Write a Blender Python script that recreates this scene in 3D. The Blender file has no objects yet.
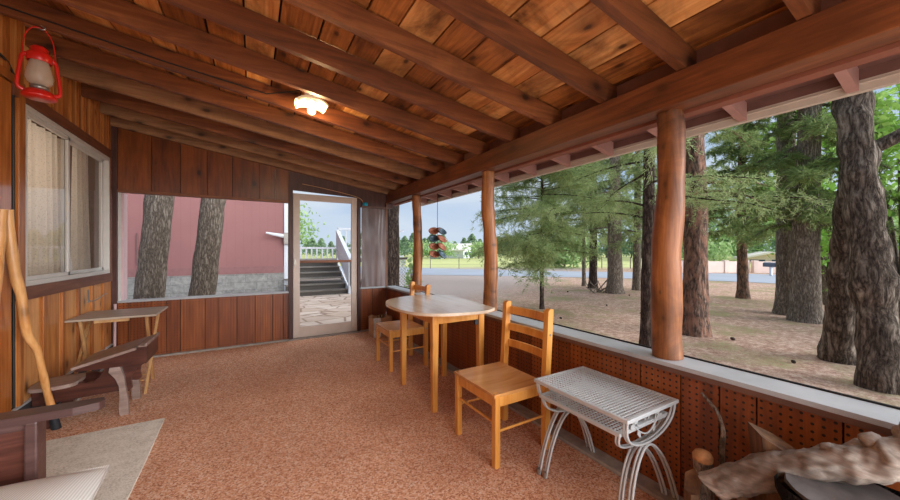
import bpy, math, random
import numpy as np
from mathutils import Vector, Matrix, noise as mnoise

random.seed(7)
NP = np.random.default_rng(11)
C = bpy.context.scene.collection
PI = math.pi

# ----------------------------------------------------------------------------
# mesh helpers
# ----------------------------------------------------------------------------
class MB:
    """collects shapes, builds ONE mesh object"""
    def __init__(self):
        self.v = []; self.f = []; self.r = []; self.s = []; self.cur = 0.0

    def add(self, vs, fs, smooth=False, rnd=None):
        o = len(self.v)
        self.v += [tuple(p) for p in vs]
        rr = self.cur if rnd is None else rnd
        for f in fs:
            self.f.append([o + i for i in f]); self.r.append(rr); self.s.append(smooth)
        return self

    def box(self, x0, x1, y0, y1, z0, z1, rnd=None, M=None):
        vs = [Vector(p) for p in ((x0,y0,z0),(x1,y0,z0),(x1,y1,z0),(x0,y1,z0),(x0,y0,z1),(x1,y0,z1),(x1,y1,z1),(x0,y1,z1))]
        if M: vs = [M @ p for p in vs]
        return self.add(vs, [(0,3,2,1),(4,5,6,7),(0,1,5,4),(1,2,6,5),(2,3,7,6),(3,0,4,7)], False, rnd)

    def prism(self, pts, d0, d1, axis='y', rnd=None, smooth=False):
        """outline pts (2D) extruded from d0 to d1. axis y: pts=(x,z); x: pts=(y,z); z: pts=(x,y)"""
        def mk(p, d):
            return {'y': (p[0], d, p[1]), 'x': (d, p[0], p[1]), 'z': (p[0], p[1], d)}[axis]
        n = len(pts)
        vs = [mk(p, d0) for p in pts] + [mk(p, d1) for p in pts]
        fs = [(i, (i+1) % n, n + (i+1) % n, n + i) for i in range(n)]
        self.add(vs, fs, smooth, rnd)
        self.add([mk(p, d0) for p in pts], [tuple(range(n))[::-1]], False, rnd)
        self.add([mk(p, d1) for p in pts], [tuple(range(n))], False, rnd)
        return self

    def tube(self, pts, rad, n=8, cap=True, rnd=None, wob=0.0, smooth=True, wscale=3.0, seed=0.0, closed=False):
        pts = [Vector(p) for p in pts]
        m = len(pts)
        if not hasattr(rad, '__len__'): rad = [rad] * m
        up = None; vs = []
        for i, p in enumerate(pts):
            if closed: t = pts[(i+1) % m] - pts[i-1]
            else: t = pts[min(i+1, m-1)] - pts[max(i-1, 0)]
            t.normalize()
            if up is None:
                up = Vector((0,0,1)) if abs(t.z) < .9 else Vector((1,0,0))
            a = (up - t * up.dot(t)); a.normalize(); up = a
            b = t.cross(a)
            for k in range(n):
                an = 2*PI*k/n
                d = a*math.cos(an) + b*math.sin(an)
                r = rad[i]
                if wob:
                    q = p + d*r
                    r *= 1 + wob*mnoise.noise(q*wscale + Vector((seed, seed*.7, 0)))
                vs.append(p + d*r)
        fs = []
        for i in range(m if closed else m-1):
            j = (i+1) % m
            for k in range(n):
                fs.append((i*n+k, i*n+(k+1) % n, j*n+(k+1) % n, j*n+k))
        self.add(vs, fs, smooth, rnd)
        if cap and not closed:
            self.add(vs[:n], [tuple(range(n))[::-1]], False, rnd)
            self.add(vs[-n:], [tuple(range(n))], False, rnd)
        return self

    def lathe(self, prof, c=(0,0,0), n=24, rnd=None, smooth=True, M=None):
        vs = []
        for r, z in prof:
            for k in range(n):
                a = 2*PI*k/n
                p = Vector((r*math.cos(a), r*math.sin(a), z))
                if M: p = M @ p
                vs.append(p + Vector(c))
        fs = []
        for i in range(len(prof)-1):
            for k in range(n):
                fs.append((i*n+k, i*n+(k+1) % n, (i+1)*n+(k+1) % n, (i+1)*n+k))
        return self.add(vs, fs, smooth, rnd)

    def build(self, name, mat, parent=None, bevel=0, subsurf=0, label=None):
        me = bpy.data.meshes.new(name)
        me.from_pydata(self.v, [], self.f)
        at = me.attributes.new('rnd', 'FLOAT', 'FACE')
        at.data.foreach_set('value', self.r)
        me.polygons.foreach_set('use_smooth', self.s)
        me.materials.append(mat)
        me.update()
        o = bpy.data.objects.new(name, me); C.objects.link(o)
        if parent: o.parent = parent
        if bevel:
            b = o.modifiers.new('bevel', 'BEVEL'); b.width = bevel; b.segments = 2; b.limit_method = 'ANGLE'; b.angle_limit = .7
        if subsurf:
            b = o.modifiers.new('sub', 'SUBSURF'); b.levels = subsurf; b.render_levels = subsurf
        if label: o['label'] = label
        return o

def np_mesh(name, verts, faces, mat, parent=None, rnd=None, smooth=False):
    """fast mesh from numpy arrays, all faces of the same size"""
    k = faces.shape[1]
    me = bpy.data.meshes.new(name)
    me.vertices.add(len(verts)); me.vertices.foreach_set('co', verts.astype(np.float32).ravel())
    me.loops.add(faces.size); me.loops.foreach_set('vertex_index', faces.astype(np.int32).ravel())
    me.polygons.add(len(faces))
    me.polygons.foreach_set('loop_start', np.arange(0, faces.size, k, dtype=np.int32))
    me.polygons.foreach_set('loop_total', np.full(len(faces), k, dtype=np.int32))
    me.update(calc_edges=True)
    if rnd is not None:
        at = me.attributes.new('rnd', 'FLOAT', 'FACE'); at.data.foreach_set('value', rnd.astype(np.float32))
    if smooth: me.polygons.foreach_set('use_smooth', np.ones(len(faces), dtype=bool))
    me.materials.append(mat)
    me.validate()
    o = bpy.data.objects.new(name, me); C.objects.link(o)
    if parent: o.parent = parent
    return o

def tag(o, label=None, cat=None, group=None, kind=None):
    if label: o['label'] = label
    if cat: o['category'] = cat
    if group: o['group'] = group
    if kind: o['kind'] = kind
    return o

def thing(name, label, cat, loc=(0,0,0), rz=0, group=None):
    o = bpy.data.objects.new(name, None); C.objects.link(o)
    o.empty_display_size = .05
    o.location = loc; o.rotation_euler = (0,0,rz)
    return tag(o, label, cat, group)

def struct(o): o['kind'] = 'structure'; return o

def copy_tree(o, parent=None):
    c = o.copy(); C.objects.link(c)
    if parent: c.parent = parent
    for ch in list(o.children): copy_tree(ch, c)
    return c

def catmull(pts, n=6, closed=False):
    P = [Vector(p) for p in pts]; m = len(P); out = []
    for i in range(m if closed else m-1):
        if closed: a,b,c,d = P[i-1],P[i],P[(i+1)%m],P[(i+2)%m]
        else: a,b,c,d = P[max(i-1,0)],P[i],P[i+1],P[min(i+2,m-1)]
        for k in range(n):
            t = k/n
            out.append(.5*((2*b)+(c-a)*t+(2*a-5*b+4*c-d)*t*t+(3*b-a-3*c+d)*t**3))
    if not closed: out.append(P[-1])
    return out

# ----------------------------------------------------------------------------
# materials
# ----------------------------------------------------------------------------
def srgb(r, g, b):
    f = lambda u: (u/255/12.92) if u/255 <= .04045 else ((u/255+.055)/1.055)**2.4
    return (f(r), f(g), f(b), 1)

class NT:
    def __init__(self, name):
        self.m = bpy.data.materials.new(name); self.m.use_nodes = True
        self.t = self.m.node_tree; self.t.nodes.clear()
        self.out = self.t.nodes.new('ShaderNodeOutputMaterial')
        self.b = self.n('ShaderNodeBsdfPrincipled')
        self.l(self.b.outputs[0], self.out.inputs[0])
        self.co = self.n('ShaderNodeTexCoord').outputs['Object']
        self.attr = self.n('ShaderNodeAttribute'); self.attr.attribute_name = 'rnd'; self.rnd = self.attr.outputs['Fac']
        self.orn = self.n('ShaderNodeObjectInfo').outputs['Random']
    def n(self, ty, **kw):
        x = self.t.nodes.new(ty)
        for k, v in kw.items(): setattr(x, k, v)
        return x
    def l(self, a, b): self.t.links.new(a, b)
    def put(self, sock, v):
        if isinstance(v, bpy.types.NodeSocket): self.l(v, sock)
        else: sock.default_value = v
    def math(self, op, a, b=0.0, clamp=False):
        x = self.n('ShaderNodeMath', operation=op, use_clamp=clamp)
        self.put(x.inputs[0], a); self.put(x.inputs[1], b); return x.outputs[0]
    def vmath(self, op, a, b):
        x = self.n('ShaderNodeVectorMath', operation=op)
        self.put(x.inputs[0], a); self.put(x.inputs[1], b); return x.outputs[0]
    def noise(self, co, scale, detail=4, rough=.55, dist=0):
        x = self.n('ShaderNodeTexNoise'); self.put(x.inputs['Vector'], co)
        x.inputs['Scale'].default_value = scale; x.inputs['Detail'].default_value = detail
        x.inputs['Roughness'].default_value = rough; x.inputs['Distortion'].default_value = dist
        return x.outputs['Fac']
    def voro(self, co, scale, feature='F1', out='Distance', rand=1):
        x = self.n('ShaderNodeTexVoronoi', feature=feature); self.put(x.inputs['Vector'], co)
        x.inputs['Scale'].default_value = scale; x.inputs['Randomness'].default_value = rand
        return x.outputs[out]
    def ramp(self, fac, stops, interp='LINEAR'):
        x = self.n('ShaderNodeValToRGB'); self.put(x.inputs[0], fac)
        e = x.color_ramp.elements; x.color_ramp.interpolation = interp
        while len(e) < len(stops): e.new(.5)
        for el, (p, c) in zip(e, stops):
            el.position = p; el.color = c if hasattr(c, '__len__') else (c, c, c, 1)
        return x.outputs[0]
    def mix(self, fac, a, b, blend='MIX'):
        x = self.n('ShaderNodeMix', data_type='RGBA', blend_type=blend)
        self.put(x.inputs[0], fac); self.put(x.inputs[6], a); self.put(x.inputs[7], b); return x.outputs[2]
    def scale(self, co, s):
        return self.vmath('MULTIPLY', co, s)
    def bump(self, h, strength=.3, dist=.01):
        x = self.n('ShaderNodeBump'); x.inputs['Strength'].default_value = strength; x.inputs['Distance'].default_value = dist
        self.l(h, x.inputs['Height']); self.l(x.outputs[0], self.b.inputs['Normal'])
    def col(self, c, rough=.5, metal=0, spec=.5):
        self.put(self.b.inputs['Base Color'], c); self.put(self.b.inputs['Roughness'], rough)
        self.b.inputs['Metallic'].default_value = metal; self.b.inputs['Specular IOR Level'].default_value = spec
        return self.m
    def offs(self):
        """object coords shifted per face group and per object, so boards differ"""
        k = self.math('ADD', self.math('MULTIPLY', self.rnd, 37.0), self.math('MULTIPLY', self.orn, 23.0))
        x = self.n('ShaderNodeCombineXYZ')
        for i in range(3): self.l(k, x.inputs[i])
        return self.vmath('ADD', self.co, x.outputs[0])

def wood(name, dark, mid, light, axis, rough=.45, var=.5, knots=.0, stain=.0, gs=1.0, holes=False, kn=1.0, cross=None):
    """axis: 0/1/2 grain direction"""
    N = NT(name)
    co = N.offs()
    st = [9.0*gs]*3; st[axis] = .9*gs
    v = N.scale(co, tuple(st))
    g1 = N.noise(v, 1.6, 5, .6, 1.2)
    st2 = [60.0*gs]*3; st2[axis] = 2.0*gs
    g2 = N.noise(N.scale(co, tuple(st2)), 1.0, 3, .6, .4)
    fac = N.math('ADD', N.math('MULTIPLY', g1, .7), N.math('MULTIPLY', g2, .3))
    tot = N.math('ADD', fac, N.math('MULTIPLY', N.math('SUBTRACT', N.math('FRACT', N.math('ADD', N.math('MULTIPLY', N.rnd, 7.13), N.orn)), .5), var*.55))
    c = N.ramp(tot, [(.25, dark), (.5, mid), (.75, light)])
    if stain:
        b = N.noise(co, 2.3, 5, .65, .8)
        c = N.mix(N.ramp(b, [(.45, 0.0), (.68, stain)]), c, (dark[0]*.45, dark[1]*.4, dark[2]*.4, 1))
    if knots:
        sp_ = N.n('ShaderNodeSeparateXYZ'); N.l(co, sp_.inputs[0])
        cr_ = cross if cross is not None else (0 if axis else 1)
        cb_ = N.n('ShaderNodeCombineXYZ')
        N.l(N.math('MULTIPLY', sp_.outputs[cr_], 4.6*kn), cb_.inputs[0]); N.l(N.math('MULTIPLY', sp_.outputs[axis], 2.6*kn), cb_.inputs[1])
        vx = N.n('ShaderNodeTexVoronoi', voronoi_dimensions='2D'); N.l(cb_.outputs[0], vx.inputs['Vector']); vx.inputs['Scale'].default_value = 1.0
        d = N.math('ADD', vx.outputs['Distance'], N.math('MULTIPLY', N.math('SUBTRACT', N.noise(co, 30, 2), .5), .06))
        vs_ = N.n('ShaderNodeSeparateColor'); N.l(vx.outputs['Color'], vs_.inputs[0])
        k = N.math('MULTIPLY', N.ramp(d, [(.0, 1.0), (.05, .9), (.085, .45), (.16, .12), (.22, 0.0)]), N.math('GREATER_THAN', vs_.outputs[0], .45))
        c = N.mix(N.math('MULTIPLY', k, knots), c, (dark[0]*.25, dark[1]*.2, dark[2]*.2, 1))
    if holes:
        sx = N.n('ShaderNodeSeparateXYZ'); N.l(N.co, sx.inputs[0])
        u = N.math('ADD', sx.outputs[0], sx.outputs[1])
        a = N.math('SUBTRACT', N.math('FRACT', N.math('DIVIDE', u, .0295)), .5)
        b = N.math('SUBTRACT', N.math('FRACT', N.math('DIVIDE', sx.outputs[2], .0295)), .5)
        d = N.math('SQRT', N.math('ADD', N.math('MULTIPLY', a, a), N.math('MULTIPLY', b, b)))
        hfac = N.ramp(d, [(.0, 1.0), (.15, 1.0), (.21, 0.0)])
        c = N.mix(hfac, c, (.006, .004, .003, 1))
    N.col(c, rough)
    N.bump(fac, .12, .006)
    return N.m

def plain(name, col, rough=.5, metal=0, var=.08, nscale=12, spec=.5, bump=0):
    N = NT(name)
    g = N.noise(N.co, nscale, 4)
    c = N.mix(N.ramp(g, [(.3, 0.0), (.7, 1.0)]), tuple(x*(1-var) for x in col[:3])+(1,), tuple(min(1, x*(1+var)) for x in col[:3])+(1,))
    N.col(c, rough, metal, spec)
    if bump: N.bump(g, bump, .01)
    return N.m

M = {}
M['rafter'] = wood('rafter_wood', srgb(68,36,18), srgb(116,64,33), srgb(156,96,54), 0, .5, .3, .9, .3, kn=.8, cross=2)
M['grey_rafter'] = wood('weathered_rafter_wood', srgb(96,62,38), srgb(142,98,64), srgb(172,130,92), 0, .6, .3, .9, .4, cross=2)
M['ceil'] = wood('ceiling_board', srgb(112,62,28), srgb(192,120,60), srgb(232,170,104), 1, .5, .6, .95, .85, kn=1.1, cross=0)
M['beam'] = wood('beam_wood', srgb(64,34,16), srgb(108,58,30), srgb(144,84,44), 1, .45, .3, .5, .4, cross=2)
M['post'] = wood('log_wood', srgb(78,42,18), srgb(140,84,42), srgb(182,122,70), 2, .5, .6, .6, .75, kn=2.6, cross=1, gs=1.4)
M['pine'] = wood('knotty_pine', srgb(142,82,36), srgb(204,136,74), srgb(232,174,112), 2, .35, .45, .9, .15, cross=1)
M['pinedark'] = wood('dark_knotty_pine', srgb(76,36,14), srgb(128,66,26), srgb(160,92,40), 2, .35, .45, .95, .3, cross=0, kn=.8)
M['batten'] = wood('batten_pine', srgb(110,58,22), srgb(164,96,42), srgb(196,130,66), 2, .35, .3, .4, .1, cross=1)
M['peg'] = wood('perforated_panel', srgb(88,40,12), srgb(130,65,24), srgb(158,88,38), 2, .42, .4, 0, .2, holes=True)
M['trimwood'] = wood('brown_trim', srgb(70,36,22), srgb(110,62,40), srgb(140,88,60), 1, .5, .3, .3, .2)
M['trimx'] = wood('brown_trim_cross', srgb(80,42,22), srgb(128,74,42), srgb(160,104,66), 0, .5, .3, .6, .2)
M['darkjamb'] = wood('dark_jamb', srgb(48,26,22), srgb(74,42,36), srgb(96,60,52), 2, .5, .2, 0, .2)
M['chairwood'] = wood('honey_pine', srgb(186,116,46), srgb(216,150,72), srgb(232,176,100), 2, .3, .2, .15, .0, gs=.9)
M['seatwood'] = wood('seat_pine', srgb(170,110,58), srgb(204,146,88), srgb(222,172,116), 0, .22, .2, .1, .1, gs=.8)
M['tablewood'] = wood('table_top_wood', srgb(196,172,146), srgb(218,200,176), srgb(232,218,198), 1, .2, .1, .1, .15, gs=.5)
M['tray'] = wood('tray_wood', srgb(150,134,118), srgb(182,166,148), srgb(204,190,172), 0, .4, .2, .2, .2)
M['trayleg'] = wood('tray_leg_wood', srgb(140,98,58), srgb(178,132,84), srgb(200,160,112), 2, .45, .3, .1)
M['darkwood'] = wood('mahogany_wood', srgb(44,24,20), srgb(82,46,37), srgb(114,68,56), 0, .3, .2, 0, .2)
M['desklid'] = wood('worn_desk_lid', srgb(104,84,76), srgb(146,124,114), srgb(176,156,146), 0, .3, .2, 0, .3)
M['bench'] = wood('bench_wood', srgb(58,38,36), srgb(88,62,58), srgb(116,88,82), 0, .35, .2, 0, .2)
M['stick'] = wood('peeled_stick', srgb(150,88,40), srgb(198,134,72), srgb(226,176,116), 2, .35, .5, .5, .3)
M['fire'] = wood('split_firewood', srgb(74,50,34), srgb(124,92,64), srgb(164,130,96), 2, .8, .5, .3, .3)
M['drift'] = wood('driftwood', srgb(92,82,76), srgb(156,144,134), srgb(206,198,190), 1, .6, .2, .3, .7, gs=1.7)
M['stepwood'] = wood('weathered_step', srgb(96,88,80), srgb(128,120,110), srgb(156,148,138), 0, .7, .3, .1, .2)
M['soffit'] = plain('soffit_paint', srgb(118,84,76), .6, var=.15)
M['tailpaint'] = plain('rafter_tail_paint', srgb(172,130,122), .6, var=.1)
M['frieze'] = plain('frieze_paint', srgb(128,74,56), .6, var=.15)
M['fascia'] = plain('fascia_paint', srgb(206,196,182), .5, var=.05)
M['alu'] = plain('aluminium_frame', srgb(206,202,196), .35, .0, .05)
M['doorframe'] = plain('screen_door_paint', srgb(204,188,176), .45, var=.05)
M['jambpaint'] = plain('pale_mauve_paint', srgb(206,176,178), .5, var=.05)
M['sill'] = plain('sill_paint', srgb(166,170,174), .45, var=.12, nscale=5)
M['sillwood'] = plain('sill_edge_paint', srgb(98,66,54), .5, var=.15)
M['concrete'] = plain('concrete', srgb(150,142,134), .8, var=.2, nscale=18, bump=.2)
M['darkfound'] = plain('dark_foundation', srgb(56,54,56), .8, var=.25, bump=.3)
M['flash'] = plain('flashing_metal', srgb(196,204,212), .3, .3, .05)
M['black'] = plain('black_gap', (.006,.005,.005,1), .9)
M['cable'] = plain('black_cable', (.012,.012,.012,1), .5)
M['whitepaint'] = plain('white_deck_paint', srgb(226,230,236), .5, var=.03)
M['rubber'] = plain('black_rubber', srgb(30,34,40), .6)
M['red'] = plain('red_enamel', srgb(206,34,26), .3, var=.1, spec=.6)
M['metalgrey'] = plain('worn_steel', srgb(150,144,138), .35, .7, .15)
M['nest'] = plain('white_enamel_metal', srgb(184,188,190), .4, var=.05)
M['cushion'] = None
M['copper'] = plain('copper_dish', srgb(158,98,74), .5, .3, .25)
M['teal'] = plain('dark_teal_dish', srgb(66,86,98), .4, .3, .2)
M['turq'] = plain('turquoise_plastic', srgb(20,150,180), .4)
M['paperbag'] = plain('kraft_paper', srgb(180,140,104), .8, var=.12, bump=.2)
M['paper'] = plain('newsprint', srgb(206,204,200), .8, var=.2, nscale=40)
M['redpaint'] = None
M['stone_end'] = plain('wood_end_grain', srgb(168,120,76), .8, var=.3, nscale=40)
M['stumptop'] = plain('grey_stump_top', srgb(98,95,95), .7, var=.3, nscale=14)
M['housewall'] = plain('tan_house_wall', srgb(240,218,196), .7)
M['houseroof'] = plain('pale_roof', srgb(240,228,216), .7)
M['redroof'] = plain('rust_roof', srgb(170,96,78), .7)
M['whitehouse'] = plain('white_siding', srgb(226,230,236), .6)
M['carpaint'] = plain('white_car_paint', srgb(224,228,234), .2)
M['glassdark'] = plain('dark_car_glass', srgb(70,84,96), .1)
M['wallpink'] = plain('tan_block_wall', srgb(240,216,202), .7, var=.1, nscale=1)
M['dirtroad'] = plain('asphalt', srgb(152,158,168), .8, var=.08, nscale=.6)

# carpet
N = NT('berber_carpet')
a = N.noise(N.co, 190, 3, .7); b = N.voro(N.co, 130, out='Color')
big = N.noise(N.co, 1.3, 5, .6, .6)
sb = N.n('ShaderNodeSeparateColor'); N.l(b, sb.inputs[0])
fac = N.math('ADD', N.math('MULTIPLY', a, .55), N.math('MULTIPLY', sb.outputs[0], .45))
c = N.ramp(fac, [(.22, srgb(150,92,66)), (.42, srgb(208,148,114)), (.58, srgb(226,176,144)), (.78, srgb(232,212,194))])
c = N.mix(N.ramp(big, [(.42, 0.0), (.72, .3)]), c, srgb(144,90,66))
N.col(c, .95, spec=.1); N.bump(fac, .5, .006); M['carpet'] = N.m
# rug
N = NT('beige_rug')
a = N.noise(N.co, 90, 3, .7); b = N.noise(N.co, 14, 3)
c = N.ramp(N.math('ADD', N.math('MULTIPLY', a, .7), N.math('MULTIPLY', b, .3)), [(.35, srgb(186,182,168)), (.5, srgb(226,222,210)), (.65, srgb(240,238,230))])
N.col(c, .95, spec=.1); N.bump(a, .6, .008); M['rug'] = N.m
# cushion: fine ribs
N = NT('ribbed_white_cloth')
w = N.n('ShaderNodeTexWave'); w.inputs['Scale'].default_value = 42; w.inputs['Distortion'].default_value = .3; N.l(N.co, w.inputs[0])
c = N.mix(w.outputs['Fac'], srgb(214,214,210), srgb(238,238,234))
N.col(c, .9, spec=.2); N.bump(w.outputs['Fac'], .15, .004); M['cushion'] = N.m
# mauve siding with fine vertical grooves
N = NT('mauve_siding')
sx = N.n('ShaderNodeSeparateXYZ'); N.l(N.co, sx.inputs[0])
gr = N.math('FRACT', N.math('DIVIDE', sx.outputs[0], .2))
c = N.mix(N.ramp(gr, [(.0, .5), (.03, .5), (.06, 0.0)]), N.mix(N.noise(N.co, 1.1, 4), srgb(150,100,98), srgb(166,114,110)), srgb(140,94,92))
N.col(c, .7); M['redpaint'] = N.m
# split face block
N = NT('grey_block')
br = N.n('ShaderNodeTexBrick'); 
rot = N.n('ShaderNodeMapping'); rot.inputs['Rotation'].default_value = (PI/2, 0, 0); N.l(N.co, rot.inputs[0]); N.l(rot.outputs[0], br.inputs[0])
br.inputs['Scale'].default_value = 1; br.inputs['Brick Width'].default_value = .55; br.inputs['Row Height'].default_value = .21; br.inputs['Mortar Size'].default_value = .01
br.inputs['Color1'].default_value = srgb(160,158,152); br.inputs['Color2'].default_value = srgb(140,138,134); br.inputs['Mortar'].default_value = srgb(112,110,108)
c = N.mix(.5, br.outputs[0], N.ramp(N.noise(N.co, 9, 5, .7), [(.3, srgb(100,98,96)), (.7, srgb(196,192,184))]))
N.col(c, .9); N.bump(N.noise(N.co, 9, 5, .7), .6, .03); M['block'] = N.m
# flagstones
N = NT('flagstones')
co2 = N.vmath('ADD', N.co, N.vmath('MULTIPLY', N.n('ShaderNodeTexNoise').outputs['Color'], (.0,.0,.0)))
ed = N.voro(N.scale(N.co, (1.0,1.5,1)), 1.9, 'DISTANCE_TO_EDGE')
cl = N.voro(N.scale(N.co, (1.0,1.5,1)), 1.9, out='Color')
sb = N.n('ShaderNodeSeparateColor'); N.l(cl, sb.inputs[0])
c = N.mix(sb.outputs[0], srgb(196,172,152), srgb(222,206,190))
c = N.mix(N.ramp(N.noise(N.co, 6, 5), [(.4, 0.0), (.7, .4)]), c, srgb(168,140,120))
c = N.mix(N.ramp(ed, [(.0, 1.0), (.02, 1.0), (.05, 0.0)]), c, srgb(150,122,102))
N.col(c, .85); M['flag'] = N.m
# forest floor, gravel and field
N = NT('forest_floor')
sx = N.n('ShaderNodeSeparateXYZ'); N.l(N.co, sx.inputs[0])
a = N.noise(N.co, 1.0, 6, .65); f = N.noise(N.co, 14, 5, .75); g = N.noise(N.co, 60, 3, .8)
c = N.ramp(N.math('ADD', N.math('MULTIPLY', f, .6), N.math('MULTIPLY', g, .4)), [(.34, srgb(112,84,68)), (.48, srgb(180,144,124)), (.62, srgb(220,194,174))])
gm = N.math('MULTIPLY', N.ramp(a, [(.5, 0.0), (.64, .75)]), N.ramp(f, [(.38, .15), (.55, 1.0)]))
c = N.mix(gm, c, srgb(134,138,84))
# gravel drive to the back left (toward larger y)
dv = N.math('ADD', N.math('SUBTRACT', sx.outputs[1], N.math('MULTIPLY', sx.outputs[0], .55)), N.math('MULTIPLY', a, 2.0))
gv = N.ramp(N.math('DIVIDE', dv, 20.0), [(.22, 0.0), (.34, 1.0)])
c = N.mix(gv, c, N.ramp(g, [(.3, srgb(146,130,122)), (.7, srgb(196,180,170))]))
# sunny grass far off
dist = N.math('ADD', N.math('MULTIPLY', sx.outputs[0], .5), N.math('MULTIPLY', sx.outputs[1], .8625))
fld = N.ramp(N.math('DIVIDE', N.math('ADD', dist, N.math('MULTIPLY', a, 6.0)), 60.0), [(.44, 0.0), (.5, 1.0)])
c = N.mix(fld, c, N.mix(a, srgb(182,186,112), srgb(206,206,150)))
N.col(c, .95, spec=.1); N.bump(f, .5, .05); M['ground'] = N.m

def bark(name, dark, mid, light, scale=1.0, red=None):
    N = NT(name)
    co = N.offs()
    wv = N.n('ShaderNodeTexNoise'); N.l(co, wv.inputs['Vector']); wv.inputs['Scale'].default_value = 5*scale; wv.inputs['Detail'].default_value = 3
    cw = N.vmath('ADD', N.scale(co, (1, 1, .2)), N.vmath('MULTIPLY', wv.outputs['Color'], (.06/scale, .06/scale, .03/scale)))
    n1 = N.noise(cw, 26*scale, 5, .62); n2 = N.noise(N.scale(co, (1, 1, .4)), 16.0, 4); n3 = N.noise(N.scale(co, (1, 1, .5)), 55*scale, 4, .7)
    ridge = N.math('MULTIPLY', N.math('ABSOLUTE', N.math('SUBTRACT', n1, .5)), 5.0, True)
    fac = N.math('ADD', N.math('MULTIPLY', ridge, .6), N.math('MULTIPLY', n3, .5))
    c = N.ramp(fac, [(.2, dark), (.5, mid), (.9, light)])
    if red: c = N.mix(N.ramp(n2, [(.45, 0.0), (.62, .7)]), c, red)
    N.col(c, .95, spec=.1); N.bump(fac, 1.0, .03)
    return N.m
M['bark'] = bark('grey_bark', srgb(86,76,68), srgb(152,138,124), srgb(196,184,168))
M['barkbig'] = bark('furrowed_bark', srgb(48,40,34), srgb(116,104,92), srgb(172,160,144), .6)
M['barkred'] = bark('pine_bark', srgb(58,46,40), srgb(128,108,96), srgb(190,156,134), .8, srgb(176,130,108))
M['barkdark'] = bark('dark_bark', srgb(42,34,30), srgb(92,78,70), srgb(136,120,108), .9)
M['barkchop'] = bark('blackened_bark', srgb(14,13,13), srgb(40,38,38), srgb(90,88,88), .9)

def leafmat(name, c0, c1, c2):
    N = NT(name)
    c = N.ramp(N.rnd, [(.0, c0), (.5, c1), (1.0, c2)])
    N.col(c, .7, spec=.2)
    tr = N.n('ShaderNodeBsdfTranslucent'); N.l(c, tr.inputs[0])
    mx = N.n('ShaderNodeMixShader'); mx.inputs[0].default_value = .4
    N.l(N.b.outputs[0], mx.inputs[1]); N.l(tr.outputs[0], mx.inputs[2]); N.l(mx.outputs[0], N.out.inputs[0])
    return N.m
M['needle'] = leafmat('juniper_needles', srgb(112,132,84), srgb(164,182,122), srgb(206,218,164))
M['needledark'] = leafmat('pine_needles', srgb(88,110,66), srgb(138,158,98), srgb(184,200,132))
M['leaf'] = leafmat('bright_leaves', srgb(96,142,60), srgb(142,188,84), srgb(190,220,130))
M['leafpale'] = leafmat('pale_leaves', srgb(120,156,92), srgb(164,194,128), srgb(200,220,164))
M['farleaf'] = leafmat('far_conifer', srgb(120,146,116), srgb(142,168,130), srgb(168,190,150))  # leaf colour paled to stand in for distance haze

# glass: clear with mirror-like reflection
N = NT('window_glass')
tr = N.n('ShaderNodeBsdfTransparent'); gl = N.n('ShaderNodeBsdfGlossy'); gl.inputs['Roughness'].default_value = .02
fr = N.n('ShaderNodeLayerWeight'); fr.inputs[0].default_value = .35
mx = N.n('ShaderNodeMixShader'); N.l(N.math('ADD', N.math('MULTIPLY', fr.outputs['Fresnel'], .55), .04), mx.inputs[0])
N.l(tr.outputs[0], mx.inputs[1]); N.l(gl.outputs[0], mx.inputs[2]); N.l(mx.outputs[0], N.out.inputs[0]); M['glass'] = N.m
# lantern chimney: frosted-ish
N = NT('cloudy_lantern_glass')
tr = N.n('ShaderNodeBsdfTransparent'); N.col(srgb(206,188,168), .15)
mx = N.n('ShaderNodeMixShader'); mx.inputs[0].default_value = .55
N.l(tr.outputs[0], mx.inputs[1]); N.l(N.b.outputs[0], mx.inputs[2]); N.l(mx.outputs[0], N.out.inputs[0]); M['chimney'] = N.m
# lace
N = NT('lace_cloth')
vv = N.voro(N.scale(N.co, (1,1,1)), 70, 'F1')
tr = N.n('ShaderNodeBsdfTransparent'); N.col(N.mix(N.noise(N.co, 20, 2), srgb(226,214,200), srgb(240,232,222)), .9)
mx = N.n('ShaderNodeMixShader'); N.l(N.ramp(vv, [(.12, .75), (.4, 1.0)]), mx.inputs[0])
tl = N.n('ShaderNodeBsdfTranslucent'); tl.inputs[0].default_value = srgb(240,226,208); m2 = N.n('ShaderNodeMixShader'); m2.inputs[0].default_value = .5
N.l(N.b.outputs[0], m2.inputs[1]); N.l(tl.outputs[0], m2.inputs[2])
N.l(tr.outputs[0], mx.inputs[1]); N.l(m2.outputs[0], mx.inputs[2]); N.l(mx.outputs[0], N.out.inputs[0]); M['lace'] = N.m
# plastic sheet
N = NT('dark_plastic_sheet')
c = N.mix(N.ramp(N.noise(N.scale(N.co, (2,2,.8)), 2, 3), [(.35, 0.0), (.65, 1.0)]), srgb(92,76,74), srgb(122,106,104))
N.col(c, .3); M['plastic'] = N.m
# glowing shade and bulb (the lamp itself)
def glow(name, col, st):
    N = NT(name); N.col(col, .4); N.b.inputs['Emission Color'].default_value = col; N.b.inputs['Emission Strength'].default_value = st; return N.m
M['shade'] = glow('lit_glass_shade', (1,.84,.52,1), .35)
M['bulb'] = glow('lit_bulb', (1,.95,.85,1), 8)

# ----------------------------------------------------------------------------
# the room
# ----------------------------------------------------------------------------
XL, XR, YB, YF = -1.32, 1.82, 5.08, -1.3
def zr(x): return 2.117 + .158*(XR - x)          # underside of the rafters
GZ = -.1                                          # ground outside

m = MB(); m.box(XL-.02, XR+.02, YF, YB+.02, -.12, 0); struct(m.build('floor', M['carpet']))

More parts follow.
